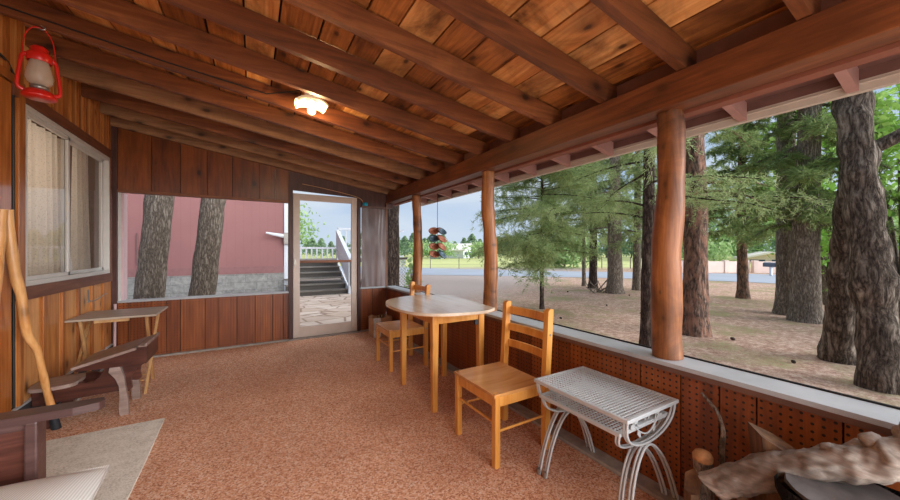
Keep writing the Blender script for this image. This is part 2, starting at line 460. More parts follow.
# ceiling: boards running along the porch with open joints, black sheet added above to block light
m = MB()
x = XL - .02
rr = random.Random(3)
while x < 2.54:
    w = rr.choice([.13,.19,.2,.21,.19,.17])
    x1 = min(x + w, 2.55)
    r = rr.random()
    y0 = YF
    while y0 < YB:
        y1 = YB + .02 if y0 > 2.2 else y0 + rr.choice([2.2, 2.6, 3.0])
        y1 = min(y1, YB + .02)
        g = .004 + .006*rr.random()
        a, b = x + g, x1 - g*.3
        za, zb = zr(a) + .14, zr(b) + .14
        m.add([(a,y0,za),(b,y0,zb),(b,y1,zb),(a,y1,za),(a,y0,za+.02),(b,y0,zb+.02),(b,y1,zb+.02),(a,y1,za+.02)],
              [(0,3,2,1),(4,5,6,7),(0,1,5,4),(1,2,6,5),(2,3,7,6),(3,0,4,7)], False, (r + y0*.13) % 1)
        y0 = y1 + .003
    x = x1
ceil = struct(m.build('ceiling', M['ceil']))
m = MB(); m.prism([(XL-.1, zr(XL-.1)+.165), (2.58, zr(2.58)+.165), (2.58, zr(2.58)+.19), (XL-.1, zr(XL-.1)+.19)], YF-.02, YB+.06)
m.build('light_block_sheet', M['black'], ceil)

# rafters
def rafter_mesh(y, w=.042, h=.14, drop=0):
    m = MB()
    xa, xb = XL + .0, XR
    xb = 1.955
    pts = [(xa, zr(xa)-drop), (1.822, zr(1.822)+.004-drop), (xb, zr(1.822)+.004-drop), (xb, zr(xb)+h-.012), (xa, zr(xa)+h-.012)]
    m.prism(pts, y-w/2, y+w/2, 'y')
    return m
ords = ['first','second','third','fourth','fifth','sixth','seventh','eighth','ninth','tenth','eleventh','twelfth','thirteenth','fourteenth','fifteenth']
RY = [.43*k for k in range(-2, 12)]
RY = sorted(RY, reverse=True)
def tail(parent, y):
    m = MB(); m.prism([(1.957, zr(1.957)+.02), (2.54, zr(2.54)-.0), (2.54, zr(2.54)+.104), (1.957, zr(1.957)+.104)], y-.02, y+.02)
    m.build('rafter_tail', M['tailpaint'], parent, label='mauve painted rafter tail under the eave')
for i, y in enumerate(RY):
    grey = i in (0, 2)
    o = rafter_mesh(y).build('rafter', M['grey_rafter'] if grey else M['rafter'], bevel=.003)
    tag(o, '%s pine ceiling rafter, %s counting out from the back wall' % ('greyish weathered' if grey else 'reddish brown', ords[i+1]), 'rafter', 'ceiling rafters')
    tail(o, y)
o = rafter_mesh(5.04, .04, .14, .03).build('rafter', M['grey_rafter']); tag(o, 'greyish weathered end rafter lying flat against the back wall', 'rafter', 'ceiling rafters'); tail(o, 5.1)

# beam along the open side, its outer trim board, rafter tails, soffit, fascia
m = MB(); m.box(XR, 1.95, YF, YB+.0, 1.958, 2.117)
tag(m.build('porch_beam', M['beam'], bevel=.004), 'long brown roof beam carried by the log posts', 'beam')
m = MB(); m.box(1.962, 2.03, YF, YB+.1, 1.945, 1.985); m.box(1.975, 2.02, YF, YB+.1, 1.985, 2.2); struct(m.build('trim_2', M['frieze']))
m = MB(); m.box(1.93, 1.95, YF, YB, 2.119, zr(1.95)+.138); struct(m.build('trim_3', M['soffit']))
m = MB()
m.prism([(2.02, zr(2.02)+.105), (2.55, zr(2.55)+.105), (2.55, zr(2.55)+.138), (2.02, zr(2.02)+.138)], YF, YB+.3)
struct(m.build('trim_4', M['soffit']))
m = MB(); m.box(2.55, 2.585, YF, YB+.32, 2.0, 2.055); m.box(2.543, 2.55, YF, YB+.32, 2.036, 2.041); struct(m.build('trim_5', M['fascia']))
m = MB(); m.box(2.552, 2.575, YF, YB+.32, 2.055, zr(2.55)+.15); struct(m.build('trim_19', M['soffit']))
# right half wall: perforated panel strips, sill
def panel(m, u0, u1, make, seed, gap=.006):
    r = random.Random(seed); u = u0
    while u < u1:
        w = r.choice([.1,.13,.16,.2,.24,.13])
        v = min(u + w, u1)
        if u1 - v < .05: v = u1
        make(u + gap/2, v - gap/2, r.random())
        u = v
m = MB()
panel(m, YF, YB, lambda a, b, r: m.box(XR, XR+.012, a, b, 0, .635, r), 5)
wr = struct(m.build('wall_right', M['peg']))
m = MB(); m.box(XR+.012, XR+.06, YF, YB, -.12, .63); m.build('wall_backing', M['black'], wr)
m = MB(); m.box(1.80, 1.985, YF, YB, .643, .665)
s = struct(m.build('trim_6', M['sill']))
m = MB(); m.box(1.797, 1.815, YF, YB, .622, .645); m.build('sill_edge', M['sillwood'], s)
m = MB(); m.box(1.975, 1.985, YF, YB, .665, .672); m.build('screen_channel', M['black'], s)
m = MB(); m.box(XR+.06, XR+.14, YF, YB+.1, -.4, .643); struct(m.build('wall_outer', M['redpaint']))
m = MB(); m.box(XR-.1, XR, YF, YB, .0, .022); struct(m.build('baseboard_right', M['concrete'], bevel=.004))

# log posts
for y, r0, sd, lab in [(.964, .068, 1.0, 'thick peeled log post standing on the sill, nearest to the camera'),
                       (2.536, .062, 4.0, 'peeled log post rising on the sill behind the round table'),
                       (4.136, .06, 9.0, 'thin peeled log post beside the hanging dish mobile, farthest away'),
                       (-.6, .06, 13.0, 'peeled log post beyond the right edge of view')]:
    m = MB(); pts = []; rad = []
    for k in range(26):
        z = .665 + (1.958-.665)*k/25
        pts.append((.012*math.sin(z*4+sd), .01*math.cos(z*5+sd), z-.665)); rad.append(r0*(1.06-.12*k/25 + (.06 if abs(k-8) < 2 and sd < 2 else 0)))
    m.tube(pts, rad, 22, wob=.16, wscale=6, seed=sd)
    o = m.build('log_post', M['post']); o.location = (1.915, y, .6655)
    tag(o, lab, 'post', 'log posts on the sill')
m = MB(); m.box(1.80, 1.825, 5.03, 5.06, .6655, 1.957); struct(m.build('trim_7', M['post']))

# back wall
DX0, DX1 = .49, 1.365          # screen door
m = MB(); panel(m, XL, DX0-.05, lambda a, b, r: m.box(a, b, YB, YB+.012, 0, .645, r), 8)
panel(m, DX1+.03, XR, lambda a, b, r: m.box(a, b, YB, YB+.012, 0, .645, r), 9)
wb = struct(m.build('wall_back', M['peg']))
m = MB(); m.box(XL, DX0-.05, YB+.012, YB+.06, -.12, .64); m.box(DX1+.03, XR, YB+.012, YB+.06, -.12, .64); m.build('wall_backing', M['black'], wb)
m = MB(); xs = XL + .03; r = random.Random(21)
while xs < DX0 - .06:
    x1 = min(xs + r.choice([.28,.3,.27,.26]), DX0 - .05)
    if DX0 - .05 - x1 < .06: x1 = DX0 - .05
    a, b = xs + .003, x1 - .003
    m.prism([(a, 1.885), (b, 1.885), (b, zr(b)+.12), (a, zr(a)+.12)], YB, YB+.02, 'y', r.random())
    xs = x1
wu = struct(m.build('wall_back_upper', M['pinedark']))
m = MB(); m.prism([(XL, 1.885), (DX0-.05, 1.885), (DX0-.05, zr(DX0)+.15), (XL, zr(XL)+.15)], YB+.02, YB+.05); m.build('wall_backing', M['black'], wu)
m = MB(); m.prism([(DX0-.05, 2.055), (DX1+.0, 2.015), (DX1, 1.89), (1.93, 1.89), (1.93, zr(1.93)+.12), (DX0-.05, zr(DX0-.05)+.12)], YB, YB+.04); struct(m.build('wall_back_header', M['darkjamb']))
m = MB(); m.box(XL, DX0-.05, YB-.03, YB+.05, 1.868, 1.9); struct(m.build('trim_8', M['trimx'], bevel=.003))
m = MB(); m.box(XL, DX0-.05, YB-.02, YB+.08, .645, .668); m.box(DX1+.03, XR, YB-.03, YB+.08, .645, .668); struct(m.build('trim_9', M['sill']))
m = MB(); m.box(XL+.0, XL+.045, YB-.04, YB, .0, 2.62); struct(m.build('trim_10', M['darkjamb']))
# opening in the back wall
w2 = bpy.data.objects.new('window_2', None); C.objects.link(w2); struct(w2)
m = MB(); m.box(-1.275, -1.255, YB+.0, YB+.1, .668, 1.868); m.build('window_frame', M['alu'], w2)
m = MB(); m.box(-1.255, -1.235, YB+.03, YB+.16, .668, 1.868); m.build('jamb', M['jambpaint'], w2)
# door jambs
m = MB(); m.box(DX0-.055, DX0-.005, YB-.03, YB+.1, 0, 2.1); m.box(DX1+.005, DX1+.045, YB-.03, YB+.1, 0, 2.03); struct(m.build('trim_11', M['darkjamb']))
m = MB(); m.box(XL+.1, DX0-.05, YB-.045, YB, 0, .022); m.box(DX1+.04, XR-.1, YB-.045, YB, 0, .022); struct(m.build('baseboard_back', M['concrete'], bevel=.004))
m = MB(); m.box(DX0-.05, DX1+.04, YB-.05, YB+.1, -.1, .018); struct(m.build('trim_12', M['concrete']))
# screen door
d1 = bpy.data.objects.new('door_1', None); C.objects.link(d1); struct(d1); d1.location = (DX0, YB, .02)
W = DX1 - DX0
m = MB(); m.box(0, .085, 0, .035, 0, 1.99); m.box(W-.085, W, 0, .035, 0, 1.99); m.box(.085, W-.085, 0, .035, 1.9, 1.99); m.box(.085, W-.085, 0, .035, 0, .15)
dfr = m.build('door_frame', M['doorframe'], d1, bevel=.004)
m = MB(); m.box(.085, W-.085, .0, .025, 1.03, 1.065); m.build('crossbar', M['trimx'], d1)
m = MB(); m.tube([(W-.16, .03, 1.07), (.5, .03, 1.3)], .003, 5); m.build('brace_wire', M['metalgrey'], d1)
m = MB(); m.box(.012, .035, -.012, .0, 1.0, 1.09); m.build('latch', M['metalgrey'], dfr)

# left wall: boards and battens above a dark foundation, with window and door
WY0, WY1, WZ0, WZ1 = 3.375, 4.94, .985, 2.21
m = MB(); r = random.Random(4)
def lb(y0, y1, z0, z1f):
    m.add([(XL-.02,y0,z0),(XL,y0,z0),(XL,y1,z0),(XL-.02,y1,z0),(XL-.02,y0,z1f),(XL,y0,z1f),(XL,y1,z1f),(XL-.02,y1,z1f)],
          [(0,3,2,1),(4,5,6,7),(0,1,5,4),(1,2,6,5),(2,3,7,6),(3,0,4,7)], False, r.random())
TOPZ = zr(XL) + .13
y = 3.31
while y < YB - .01:
    y1 = min(y + .29, YB)
    lb(y, y1 - .004, .21, .9)
    lb(y, y1 - .004, 2.29, TOPZ)
    y = y1
lb(3.25, 3.42, .9, 2.29); lb(4.99, YB, .9, 2.29)
y = YF
while y < 2.28: lb(y, min(y+.29, 2.3)-.004, .21, TOPZ); y += .29
lb(2.3, 3.31, 2.33, TOPZ)
wl = struct(m.build('wall_left', M['pine']))
m = MB(); r = random.Random(5)
y = 3.345
while y < YB:
    m.box(XL, XL+.016, y-.02, y+.02, .21, .9, r.random()); y += .29
y = 3.2
while y < YB:
    m.box(XL, XL+.016, y-.02, y+.02, 2.29, TOPZ, r.random()); y += .145
m.build('batten', M['batten'], wl, bevel=.002)
m = MB(); m.box(XL-.03, XL-.022, YF, WY0, -.1, TOPZ); m.box(XL-.03, XL-.022, WY0, WY1+.02, -.1, WZ0); m.box(XL-.03, XL-.022, WY0, WY1+.02, WZ1, TOPZ); m.box(XL-.03, XL-.022, WY1+.02, YB+.05, -.1, TOPZ)
m.build('wall_backing', M['black'], wl)
m = MB(); m.box(XL-.02, XL+.002, YF, YB, -.1, .2); struct(m.build('baseboard_left', M['darkfound']))
m = MB(); m.box(XL, XL+.016, 3.25, YB, .196, .21); struct(m.build('trim_13', M['flash']))
m = MB(); m.box(XL, XL+.1, YF, YB, .0, .018); struct(m.build('trim_14', M['concrete']))
# window casing boards
m = MB(); m.box(XL, XL+.025, 3.36, 4.99, .895, .985); m.box(XL, XL+.02, 3.25, 4.99, 2.215, 2.30); m.box(XL, XL+.022, 4.945, 4.995, .985, 2.215)
struct(m.build('trim_15', M['trimwood'], bevel=.003))
m = MB(); m.box(XL, XL+.022, 3.30, 3.372, .9, 2.33); struct(m.build('trim_16', M['batten'], bevel=.003))
w1 = bpy.data.objects.new('window_1', None); C.objects.link(w1); struct(w1)
m = MB()
m.box(XL-.06, XL+.018, WY0, WY1, WZ0, WZ0+.035); m.box(XL-.06, XL+.018, WY0, WY1, WZ1-.035, WZ1)
m.box(XL-.06, XL+.018, WY0, WY0+.03, WZ0+.035, WZ1-.035); m.box(XL-.06, XL+.018, WY1-.03, WY1, WZ0+.035, WZ1-.035)
m.build('window_frame', M['alu'], w1, bevel=.003)
m = MB()
for a, b, xo in [(WY0+.03, 4.08, -.01), (4.05, WY1-.03, -.035)]:
    m.box(XL+xo-.01, XL+xo+.01, a, a+.03, WZ0+.035, WZ1-.035); m.box(XL+xo-.01, XL+xo+.01, b-.035, b, WZ0+.035, WZ1-.035)
    m.box(XL+xo-.01, XL+xo+.01, a, b, WZ0+.035, WZ0+.065); m.box(XL+xo-.01, XL+xo+.01, a, b, WZ1-.065, WZ1-.035)
sash = m.build('sash', M['alu'], w1, bevel=.002)
m = MB(); m.add([(XL-.01,WY0+.05,WZ0+.05),(XL-.01,4.06,WZ0+.05),(XL-.01,4.06,WZ1-.05),(XL-.01,WY0+.05,WZ1-.05)], [(0,1,2,3)]); m.build('glass_pane', M['glass'], sash)
m = MB(); m.add([(XL-.035,4.06,WZ0+.05),(XL-.035,WY1-.05,WZ0+.05),(XL-.035,WY1-.05,WZ1-.05),(XL-.035,4.06,WZ1-.05)], [(0,1,2,3)]); m.build('glass_pane', M['glass'], sash)
# room behind the window
m = MB()
X0 = XL - 1.3
for q in [[(X0,2.6,.2),(X0,5.6,.2),(X0,5.6,2.6),(X0,2.6,2.6)], [(X0,2.6,.2),(XL-.06,2.6,.2),(XL-.06,5.6,.2),(X0,5.6,.2)], [(X0,2.6,2.6),(XL-.06,2.6,2.6),(XL-.06,5.6,2.6),(X0,5.6,2.6)],
          [(X0,2.6,.2),(XL-.06,2.6,.2),(XL-.06,2.6,2.6),(X0,2.6,2.6)], [(X0,5.6,.2),(XL-.06,5.6,.2),(XL-.06,5.6,2.6),(X0,5.6,2.6)]]:
    m.add(q, [(0,1,2,3)])
struct(m.build('wall_beyond_window', plain('dim_room_paint', srgb(120,96,80), .8)))
def curtain(y0, y1, sd, lab):
    m = MB(); n = 120; rows = 10; vs = []
    for j in range(rows+1):
        t = j/rows; z = WZ0 + .01 + (WZ1-WZ0-.02)*t
        for i in range(n+1):
            u = i/n; y = y0 + (y1-y0)*u
            am = .022*(1.15-.5*t)
            vs.append((XL-.12 + am*math.sin(u*(y1-y0)*58+sd+.5*math.sin(u*9+2*t)) + .008*math.sin(u*31+sd), y + .01*math.sin(u*40+t*2), z))
    fs = [(j*(n+1)+i, j*(n+1)+i+1, (j+1)*(n+1)+i+1, (j+1)*(n+1)+i) for j in range(rows) for i in range(n)]
    m.add(vs, fs, True)
    tag(m.build('lace_curtain', M['lace']), lab, 'curtain', 'lace curtains')
curtain(3.5, 4.44, 0, 'cream lace curtain filling the left window pane')
curtain(4.52, 4.82, 2, 'narrow cream lace curtain at the left of the right window pane')
# glossy door left of the window
d2 = bpy.data.objects.new('door_2', None); C.objects.link(d2); struct(d2)
m = MB(); m.box(XL-.02, XL+.015, 2.36, 3.235, .2, 2.28); m.build('door_slab', wood('varnished_door', srgb(130,70,30), srgb(186,112,52), srgb(206,140,76), 2, .12, .2, .6, .2), d2, bevel=.003)
m = MB(); m.box(XL-.02, XL+.02, 2.3, 2.36, .2, 2.34); m.box(XL-.02, XL+.02, 2.3, 3.3, 2.29, 2.345); m.build('door_casing', M['batten'], d2, bevel=.003)
m = MB(); m.tube([(XL+.012, 2.9, 2.44), (XL+.012, 3.2, 2.4), (XL+.012, 3.262, 2.35), (XL+.01, 3.262, 2.2), (XL+.01, 3.27, .22)], .007, 6)
tag(m.build('cable', M['cable']), 'black cable running down the gap beside the varnished door', 'cable')
m = MB(); m.tube([(XL+.055, 4.93, .02), (XL+.055, 4.95, .65)], .012, 8)
tag(m.build('conduit', M['jambpaint']), 'pale vertical conduit in the corner behind the folding tray table', 'pipe')
t = thing('hook_latch', 'small metal hook and eye on the left wall above the tray table', 'latch', (XL+.004, 4.42, .76))
m = MB(); m.box(0, .005, -.015, .015, -.02, .1); m.build('plate', M['metalgrey'], t)
m = MB(); m.tube(catmull([(.006, 0, .0), (.03, .02, -.01), (.05, .12, .01), (.05, .22, .03), (.05, .3, .025)]), .005, 6); m.build('hook', M['metalgrey'], t)

# near end left open to let the fill sun in, apart from its corner studs
m = MB(); m.box(XL, XL+.1, YF-.1, YF, 0, TOPZ); m.box(XR-.05, XR+.1, YF-.1, YF, 0, 2.05); struct(m.build('trim_17', M['pinedark']))

# tarp panel by the door
m = MB(); n = 40; vs = []
for j in range(21):
    t = j/20
    for i in range(n+1):
        u = i/n
        fold = .004*math.sin(u*11+1.5*math.sin(t*3)) + .022*mnoise.noise(Vector((u*5, t*2.2, 1)))
        vs.append((1.415+.385*u, YB-.045-fold-.01*t*(1-t), .672 + 1.2*t))
m.add(vs, [(j*(n+1)+i, j*(n+1)+i+1, (j+1)*(n+1)+i+1, (j+1)*(n+1)+i) for j in range(20) for i in range(n)], True)
tag(m.build('plastic_sheet', M['plastic']), 'dark grey plastic sheet closing the gap right of the screen door', 'plastic sheet')
m = MB(); m.box(1.41, 1.83, YB-.08, YB-.03, 1.865, 1.89); struct(m.build('trim_18', M['sillwood']))
m = MB(); m.lathe([(.0,0),(.035,0),(.04,.01),(.04,.04),(.03,.05),(0,.05)], n=14); o = m.build('plastic_reel', M['turq']); o.location = (1.47, YB-.055, 1.891)
tag(o, 'small turquoise plastic piece on the ledge above the plastic sheet', 'plastic piece')
m = MB(); m.tube(catmull([(.6, YB-.035, 2.14), (.9, YB-.04, 2.1), (1.3, YB-.04, 2.03), (1.42, YB-.045, 1.98), (1.44, YB-.05, 1.9)]), .005, 5)
tag(m.build('cable', plain('tan_wire', srgb(190,150,110), .5)), 'thin tan wire running along the header above the screen door', 'cable')
m = MB(); m.tube([(.27, YB-.012, 1.9), (.27, YB-.012, 2.18)], .004, 5); m.tube([(.27, YB-.012, 2.18), (.272, YB-.012, 2.3)], .006, 5)
tag(m.build('metal_rod', M['metalgrey']), 'thin metal rod hung on the boards left of the door top', 'rod')

# ----------------------------------------------------------------------------
# furniture
# ----------------------------------------------------------------------------
def make_chair(lab):
    """back on +x, faces -x; origin floor centre"""
    t = thing('dining_chair', lab, 'chair', group='ladder-back wooden chairs')
    D, Wd = .43, .44
    for sy in (-1, 1):
        m = MB(); m.box(-D/2, -D/2+.036, sy*(Wd/2)-.019*(1+sy), sy*(Wd/2)+.019*(1-sy), 0, .418); m.build('leg', M['chairwood'], t, bevel=.005)
        m = MB()
        y0, y1 = sy*(Wd/2)-.019*(1+sy), sy*(Wd/2)+.019*(1-sy)
        pr = [(D/2-.042, 0), (D/2, 0), (D/2, .42), (D/2+.03, .855), (D/2+.008, .862), (D/2-.015, .85), (D/2-.042, .43)]
        m.prism(pr, y0, y1, 'y'); rl = m.build('leg', M['chairwood'], t, bevel=.005)
        m = MB(); m.tube([(-D/2+.018, sy*(Wd/2-.02), .2), (D/2-.02, sy*(Wd/2-.02), .2)], .008, 8); m.build('stretcher', M['chairwood'], t)
        for z in (.395, .7):
            m = MB(); m.tube([(D/2-.02+(z-.42)*.07*(z > .5), sy*(Wd/2+.0005), z), (D/2-.02+(z-.42)*.07*(z > .5), sy*(Wd/2+.003), z)], .008, 8)
            m.build('bolt', M['metalgrey'], rl, label='dark metal bolt head')
    m = MB(); m.tube([(-D/2+.018, -Wd/2+.02, .245), (-D/2+.018, Wd/2-.02, .245)], .008, 8); m.build('stretcher', M['chairwood'], t)
    m = MB(); m.box(-D/2+.008, D/2-.02, -Wd/2+.008, -Wd/2+.026, .34, .4); m.box(-D/2+.008, D/2-.02, Wd/2-.026, Wd/2-.008, .34, .4)
    m.box(-D/2+.006, -D/2+.024, -Wd/2+.038, Wd/2-.038, .34, .4); m.box(D/2-.03, D/2-.012, -Wd/2+.038, Wd/2-.038, .34, .4); m.build('apron', M['chairwood'], t, bevel=.003)
    m = MB(); n = 10; vs = []
    def sz(u, v): return .418 - .009*(1-(2*u-1)**2)*(1-(2*v-1)**2)
    for j in range(n+1):
        for i in range(n+1):
            u, v = i/n, j/n; vs.append((-D/2-.006+(D-.04)*u, -Wd/2+.001+(Wd-.002)*v, sz(u, v)))
    m.add(vs, [(j*(n+1)+i, j*(n+1)+i+1, (j+1)*(n+1)+i+1, (j+1)*(n+1)+i) for j in range(n) for i in range(n)], True)
    a, b, c, d = -D/2-.006, D/2-.046, -Wd/2+.001, Wd/2-.001
    m.add([(a,c,.4),(b,c,.4),(b,d,.4),(a,d,.4),(a,c,.418),(b,c,.418),(b,d,.418),(a,d,.418)], [(0,3,2,1),(0,1,5,4),(1,2,6,5),(2,3,7,6),(3,0,4,7)])
    m.build('seat', M['seatwood'], t)
    for z, hh in ((.56, .05), (.675, .05), (.795, .055)):
        m = MB(); xo = D/2-.016 + (z-.42)*.07
        pts = [(xo+.012-.018*(1-(2*k/10-1)**2)*-1, -Wd/2+.036+(Wd-.072)*k/10) for k in range(11)]
        vs = []; 
        for (xx, yy) in pts: vs += [(xx-.009, yy, z-hh/2), (xx+.009, yy, z-hh/2), (xx+.009+.1*hh, yy, z+hh/2), (xx-.009+.1*hh, yy, z+hh/2)]
        fs = []
        for k in range(10):
            b0 = k*4
            for e in range(4): fs.append((b0+e, b0+(e+1) % 4, b0+4+(e+1) % 4, b0+4+e))
        m.add(vs, fs); m.build('back_slat', M['chairwood'], t, bevel=.003)
    return t
ch = make_chair('honey pine ladder-back chair in front, between round table and white metal tables')
ch.location = (1.39, 1.72, 0); ch.rotation_euler.z = 0
c2 = copy_tree(ch); c2.location = (1.41, 3.45, 0); c2.rotation_euler.z = 0
c2['label'] = 'honey pine ladder-back chair on the far side of the round table'

# round table with a straight wall side
t = thing('drop_leaf_table', 'rounded wooden drop-leaf table with pale scuffed top and honey legs', 'table', (1.4, 2.58, 0))
ol = catmull([(1.06,2.955),(.985,2.74),(.975,2.48),(1.02,2.27),(1.13,2.14),(1.32,2.07),(1.51,2.055),(1.655,2.12)], 8)
ol += catmull([(1.735,2.9),(1.66,3.05),(1.5,3.115),(1.3,3.09),(1.16,3.035),(1.06,2.955)], 8)[:-1] if False else []
o1 = catmull([(1.655,2.12,0),(1.51,2.055,0),(1.32,2.07,0),(1.13,2.14,0),(1.02,2.27,0),(.975,2.48,0),(.985,2.74,0),(1.06,2.93,0),(1.2,3.05,0),(1.38,3.11,0),(1.56,3.09,0),(1.725,2.92,0)], 8)
ol = [(p.x-1.4, p.y-2.58) for p in o1]
m = MB(); m.prism(ol, .755, .775, 'z'); m.build('tabletop', M['tablewood'], t, bevel=.004)
m = MB(); m.prism([(a*.997, b*.997) for a, b in ol], .7505, .7545, 'z'); m.build('top_edge', M['seatwood'], t)
m = MB(); lx0, lx1, ly0, ly1 = -.23, .25, -.33, .33
m.box(lx0+.03, lx1, ly0+.012, ly0+.03, .665, .75); m.box(lx0+.03, lx1, ly1-.03, ly1-.012, .665, .75); m.box(lx0+.012, lx0+.03, ly0, ly1, .665, .75); m.box(lx1-.03, lx1-.012, ly0, ly1, .665, .75)
m.build('apron', M['chairwood'], t, bevel=.002)
for a in (lx0, lx1-.055):
    for b in (ly0, ly1-.055):
        m = MB()
        m.add([(a+.006,b+.006,0),(a+.047,b+.006,0),(a+.047,b+.047,0),(a+.006,b+.047,0),(a,b,.75),(a+.055,b,.75),(a+.055,b+.055,.75),(a,b+.055,.75)],
              [(0,3,2,1),(4,5,6,7),(0,1,5,4),(1,2,6,5),(2,3,7,6),(3,0,4,7)])
        m.build('leg', M['chairwood'], t, bevel=.006)
m = MB(); m.box(.15, .18, ly0-.01, ly0+.01, .63, .665); m.build('latch', M['rubber'], t)

# nesting tables of white wire
def nest_table(name_lab, x0, x1, y0, y1, zt, inset, cup, scroll):
    t = thing('nesting_table', name_lab, 'table', ((x0+x1)/2, (y0+y1)/2, 0), 0, 'white metal nesting tables')
    hx, hy = (x1-x0)/2, (y1-y0)/2
    # lattice top: woven strips
    m = MB(); st = .0185; w = .0031
    k = -hx + .012
    while k < hx - .01: m.box(k-w, k+w, -hy+.008, hy-.008, zt-.006, zt-.003, .2); k += st
    k = -hy + .012
    while k < hy - .01: m.box(-hx+.008, hx-.008, k-w, k+w, zt-.0035, zt-.0005, .6); k += st
    m.build('mesh_top', M['nest'], t)
    m = MB()
    for a in (-1, 1):
        m.box(a*hx-.008, a*hx+.008, -hy-.008, hy+.008, zt-.017, zt+.001); m.box(-hx+.008, hx-.008, a*hy-.008, a*hy+.008, zt-.017, zt+.001)
    m.build('rim', M['nest'], t, bevel=.003)
    for s in (-1, 1):
        yy = s*(hy - inset)
        m = MB()
        for off in (-.007, .007):
            cupc = [(-hx+.006, s*(hy-.01)+off, zt-.02)] + [(-hx*.97*math.cos(PI*q/12), yy+off+ (s*(hy-.01)-yy)*(1-math.sin(PI*q/12)), zt-.022-cup*math.sin(PI*q/12)**.8) for q in range(1, 12)] + [(hx-.006, s*(hy-.01)+off, zt-.02)]
            m.tube(catmull(cupc, 3), .0055, 6)
        m.build('cup_bracket', M['nest'], t)
        za = zt - .022 - cup - .012
        for off, mul in ((-.008, 1.0), (.008, .98)):
            m = MB()
            foot = -.02 if s > 0 else -.035
            arch = []
            for q in range(25):
                a = PI*q/24
                xx = -(hx*.98)*mul*math.cos(a)
                hh = za*(math.sin(a)**.62)
                xx *= 1 + (.16 if xx < 0 and s > 0 else 0)*(1-hh/za)
                arch.append((xx*(.55+.45*(1-hh/za)**.8), yy+off + foot*(1-hh/za), max(hh, .004)))
            m.tube(catmull(arch, 2), .006, 6)
            lg = m.build('leg', M['nest'], t)
        for sx in (-1, 1):
            m = MB(); fx = sx*hx*.975*(1.16 if sx < 0 and s > 0 else 1); m.tube([(fx, yy+foot, 0), (fx, yy+foot, .03)], .012, 8)
            m.build('foot_cap', M['metalgrey'], lg)
        if scroll:
            m = MB()
            # vine with leaves inside the cup
            vine = [(-hx*.62, yy, zt-.03), (-hx*.45, yy, zt-.075), (-hx*.15, yy, zt-.115), (hx*.1, yy, zt-.12), (hx*.38, yy, zt-.085), (hx*.55, yy, zt-.035)]
            m.tube(catmull(vine, 5), .004, 5)
            for sx in (-1, 1):
                m.tube(catmull([(sx*hx*.05, yy, zt-.06), (sx*hx*.18, yy, zt-.03), (sx*hx*.34, yy, zt-.04), (sx*hx*.36, yy, zt-.07), (sx*hx*.22, yy, zt-.085)], 5), .003, 5)
                for (px, pz, an) in ((sx*hx*.55, zt-.07, .6*sx), (sx*hx*.3, zt-.112, 1.2*sx), (sx*hx*.42, zt-.045, -.5*sx)):
                    lf = []
                    for q in range(10):
                        a = 2*PI*q/10; u, v = .019*math.cos(a), .010*math.sin(a)*(1+.35*math.cos(3*a))
                        lf.append((px+u*math.cos(an)-v*math.sin(an), pz+u*math.sin(an)+v*math.cos(an)))
                    m.prism(lf, yy-.002, yy+.002, 'y')
            m.build('scrollwork', M['nest'], t)
    return t
nest_table('taller white wire nesting table with scrollwork ends, standing over the other', 1.387, 1.79, .865, 1.405, .5, .03, .14, True)
nest_table('lower white wire nesting table tucked under the taller one', 1.392, 1.775, .905, 1.37, .425, .035, .09, False)

# folding tray table
t = thing('tray_table', 'folding wooden tray table behind the school desk by the left wall', 'table', (-1.02, 4.18, 0))
m = MB(); m.box(-.285, .285, -.25, .25, .64, .658); m.build('tabletop', M['tray'], t, bevel=.004)
m = MB(); m.box(-.12, .1, -.235, -.215, .615, .64); m.build('cleat', M['trayleg'], t)
for sx in (-1, 1):
    x0 = sx*.235
    for (ya, yb, xo) in ((-.2, .04, -sx*.026), (.12, -.36, 0)):
        m = MB()
        a = Vector((x0+xo, ya, .638)); b = Vector((x0+xo, yb, .0))
        vs = []
        for p in (b, a):
            for (dx, dy) in ((-.01,-.018),(.01,-.018),(.01,.018),(-.01,.018)): vs.append((p.x+dx, p.y+dy, p.z))
        m.add(vs, [(0,3,2,1),(4,5,6,7),(0,1,5,4),(1,2,6,5),(2,3,7,6),(3,0,4,7)])
        m.build('leg', M['trayleg'], t, bevel=.003)
for yy, zz in ((.03, .06), (-.29, .1)):
    m = MB(); m.box(-.21, .21, yy-.012, yy+.012, zz-.008, zz+.008); m.build('stretcher', M['trayleg'], t, bevel=.003)

# child's school desk with attached seat
t = thing('school_desk', 'small antique dark wood school desk with slanted lid and attached seat', 'desk', (-1.0, 3.57, 0))
ox, oy = -1.0, 3.57
def rel(pts): return [(a-ox, b) for a, b in pts]
Y0, Y1 = -.2, .2
side = rel([(-1.3,.27),(-1.29,.16),(-1.2,.165),(-.87,.178),(-.80,.165),(-.782,.185),(-.79,.24),(-.782,.285),(-.755,.33),(-.70,.366),(-.93,.366),(-.945,.335),(-.965,.295),(-.995,.272),(-1.03,.268),(-1.05,.28)])
for yy in (-.14, .115):
    m = MB(); m.prism(side, yy, yy+.025, 'y'); m.build('side_board', M['darkwood'], t, bevel=.003)
for yy in (-.168, .14):
    m = MB(); m.prism(rel([(-.9,.366),(-.845,.366),(-.835,.33),(-.82,.28),(-.812,.2),(-.8,.12),(-.795,0),(-.845,0),(-.85,.05),(-.845,.14),(-.85,.22),(-.87,.28),(-.905,.33)]), yy, yy+.028, 'y'); m.build('leg', M['desklid'], t, bevel=.004)
    m = MB(); m.prism(rel([(-1.25,.27),(-1.19,.27),(-1.195,.14),(-1.18,.04),(-1.165,0),(-1.24,0),(-1.25,.06),(-1.24,.15)]), yy, yy+.028, 'y'); m.build('leg', M['darkwood'], t, bevel=.004)
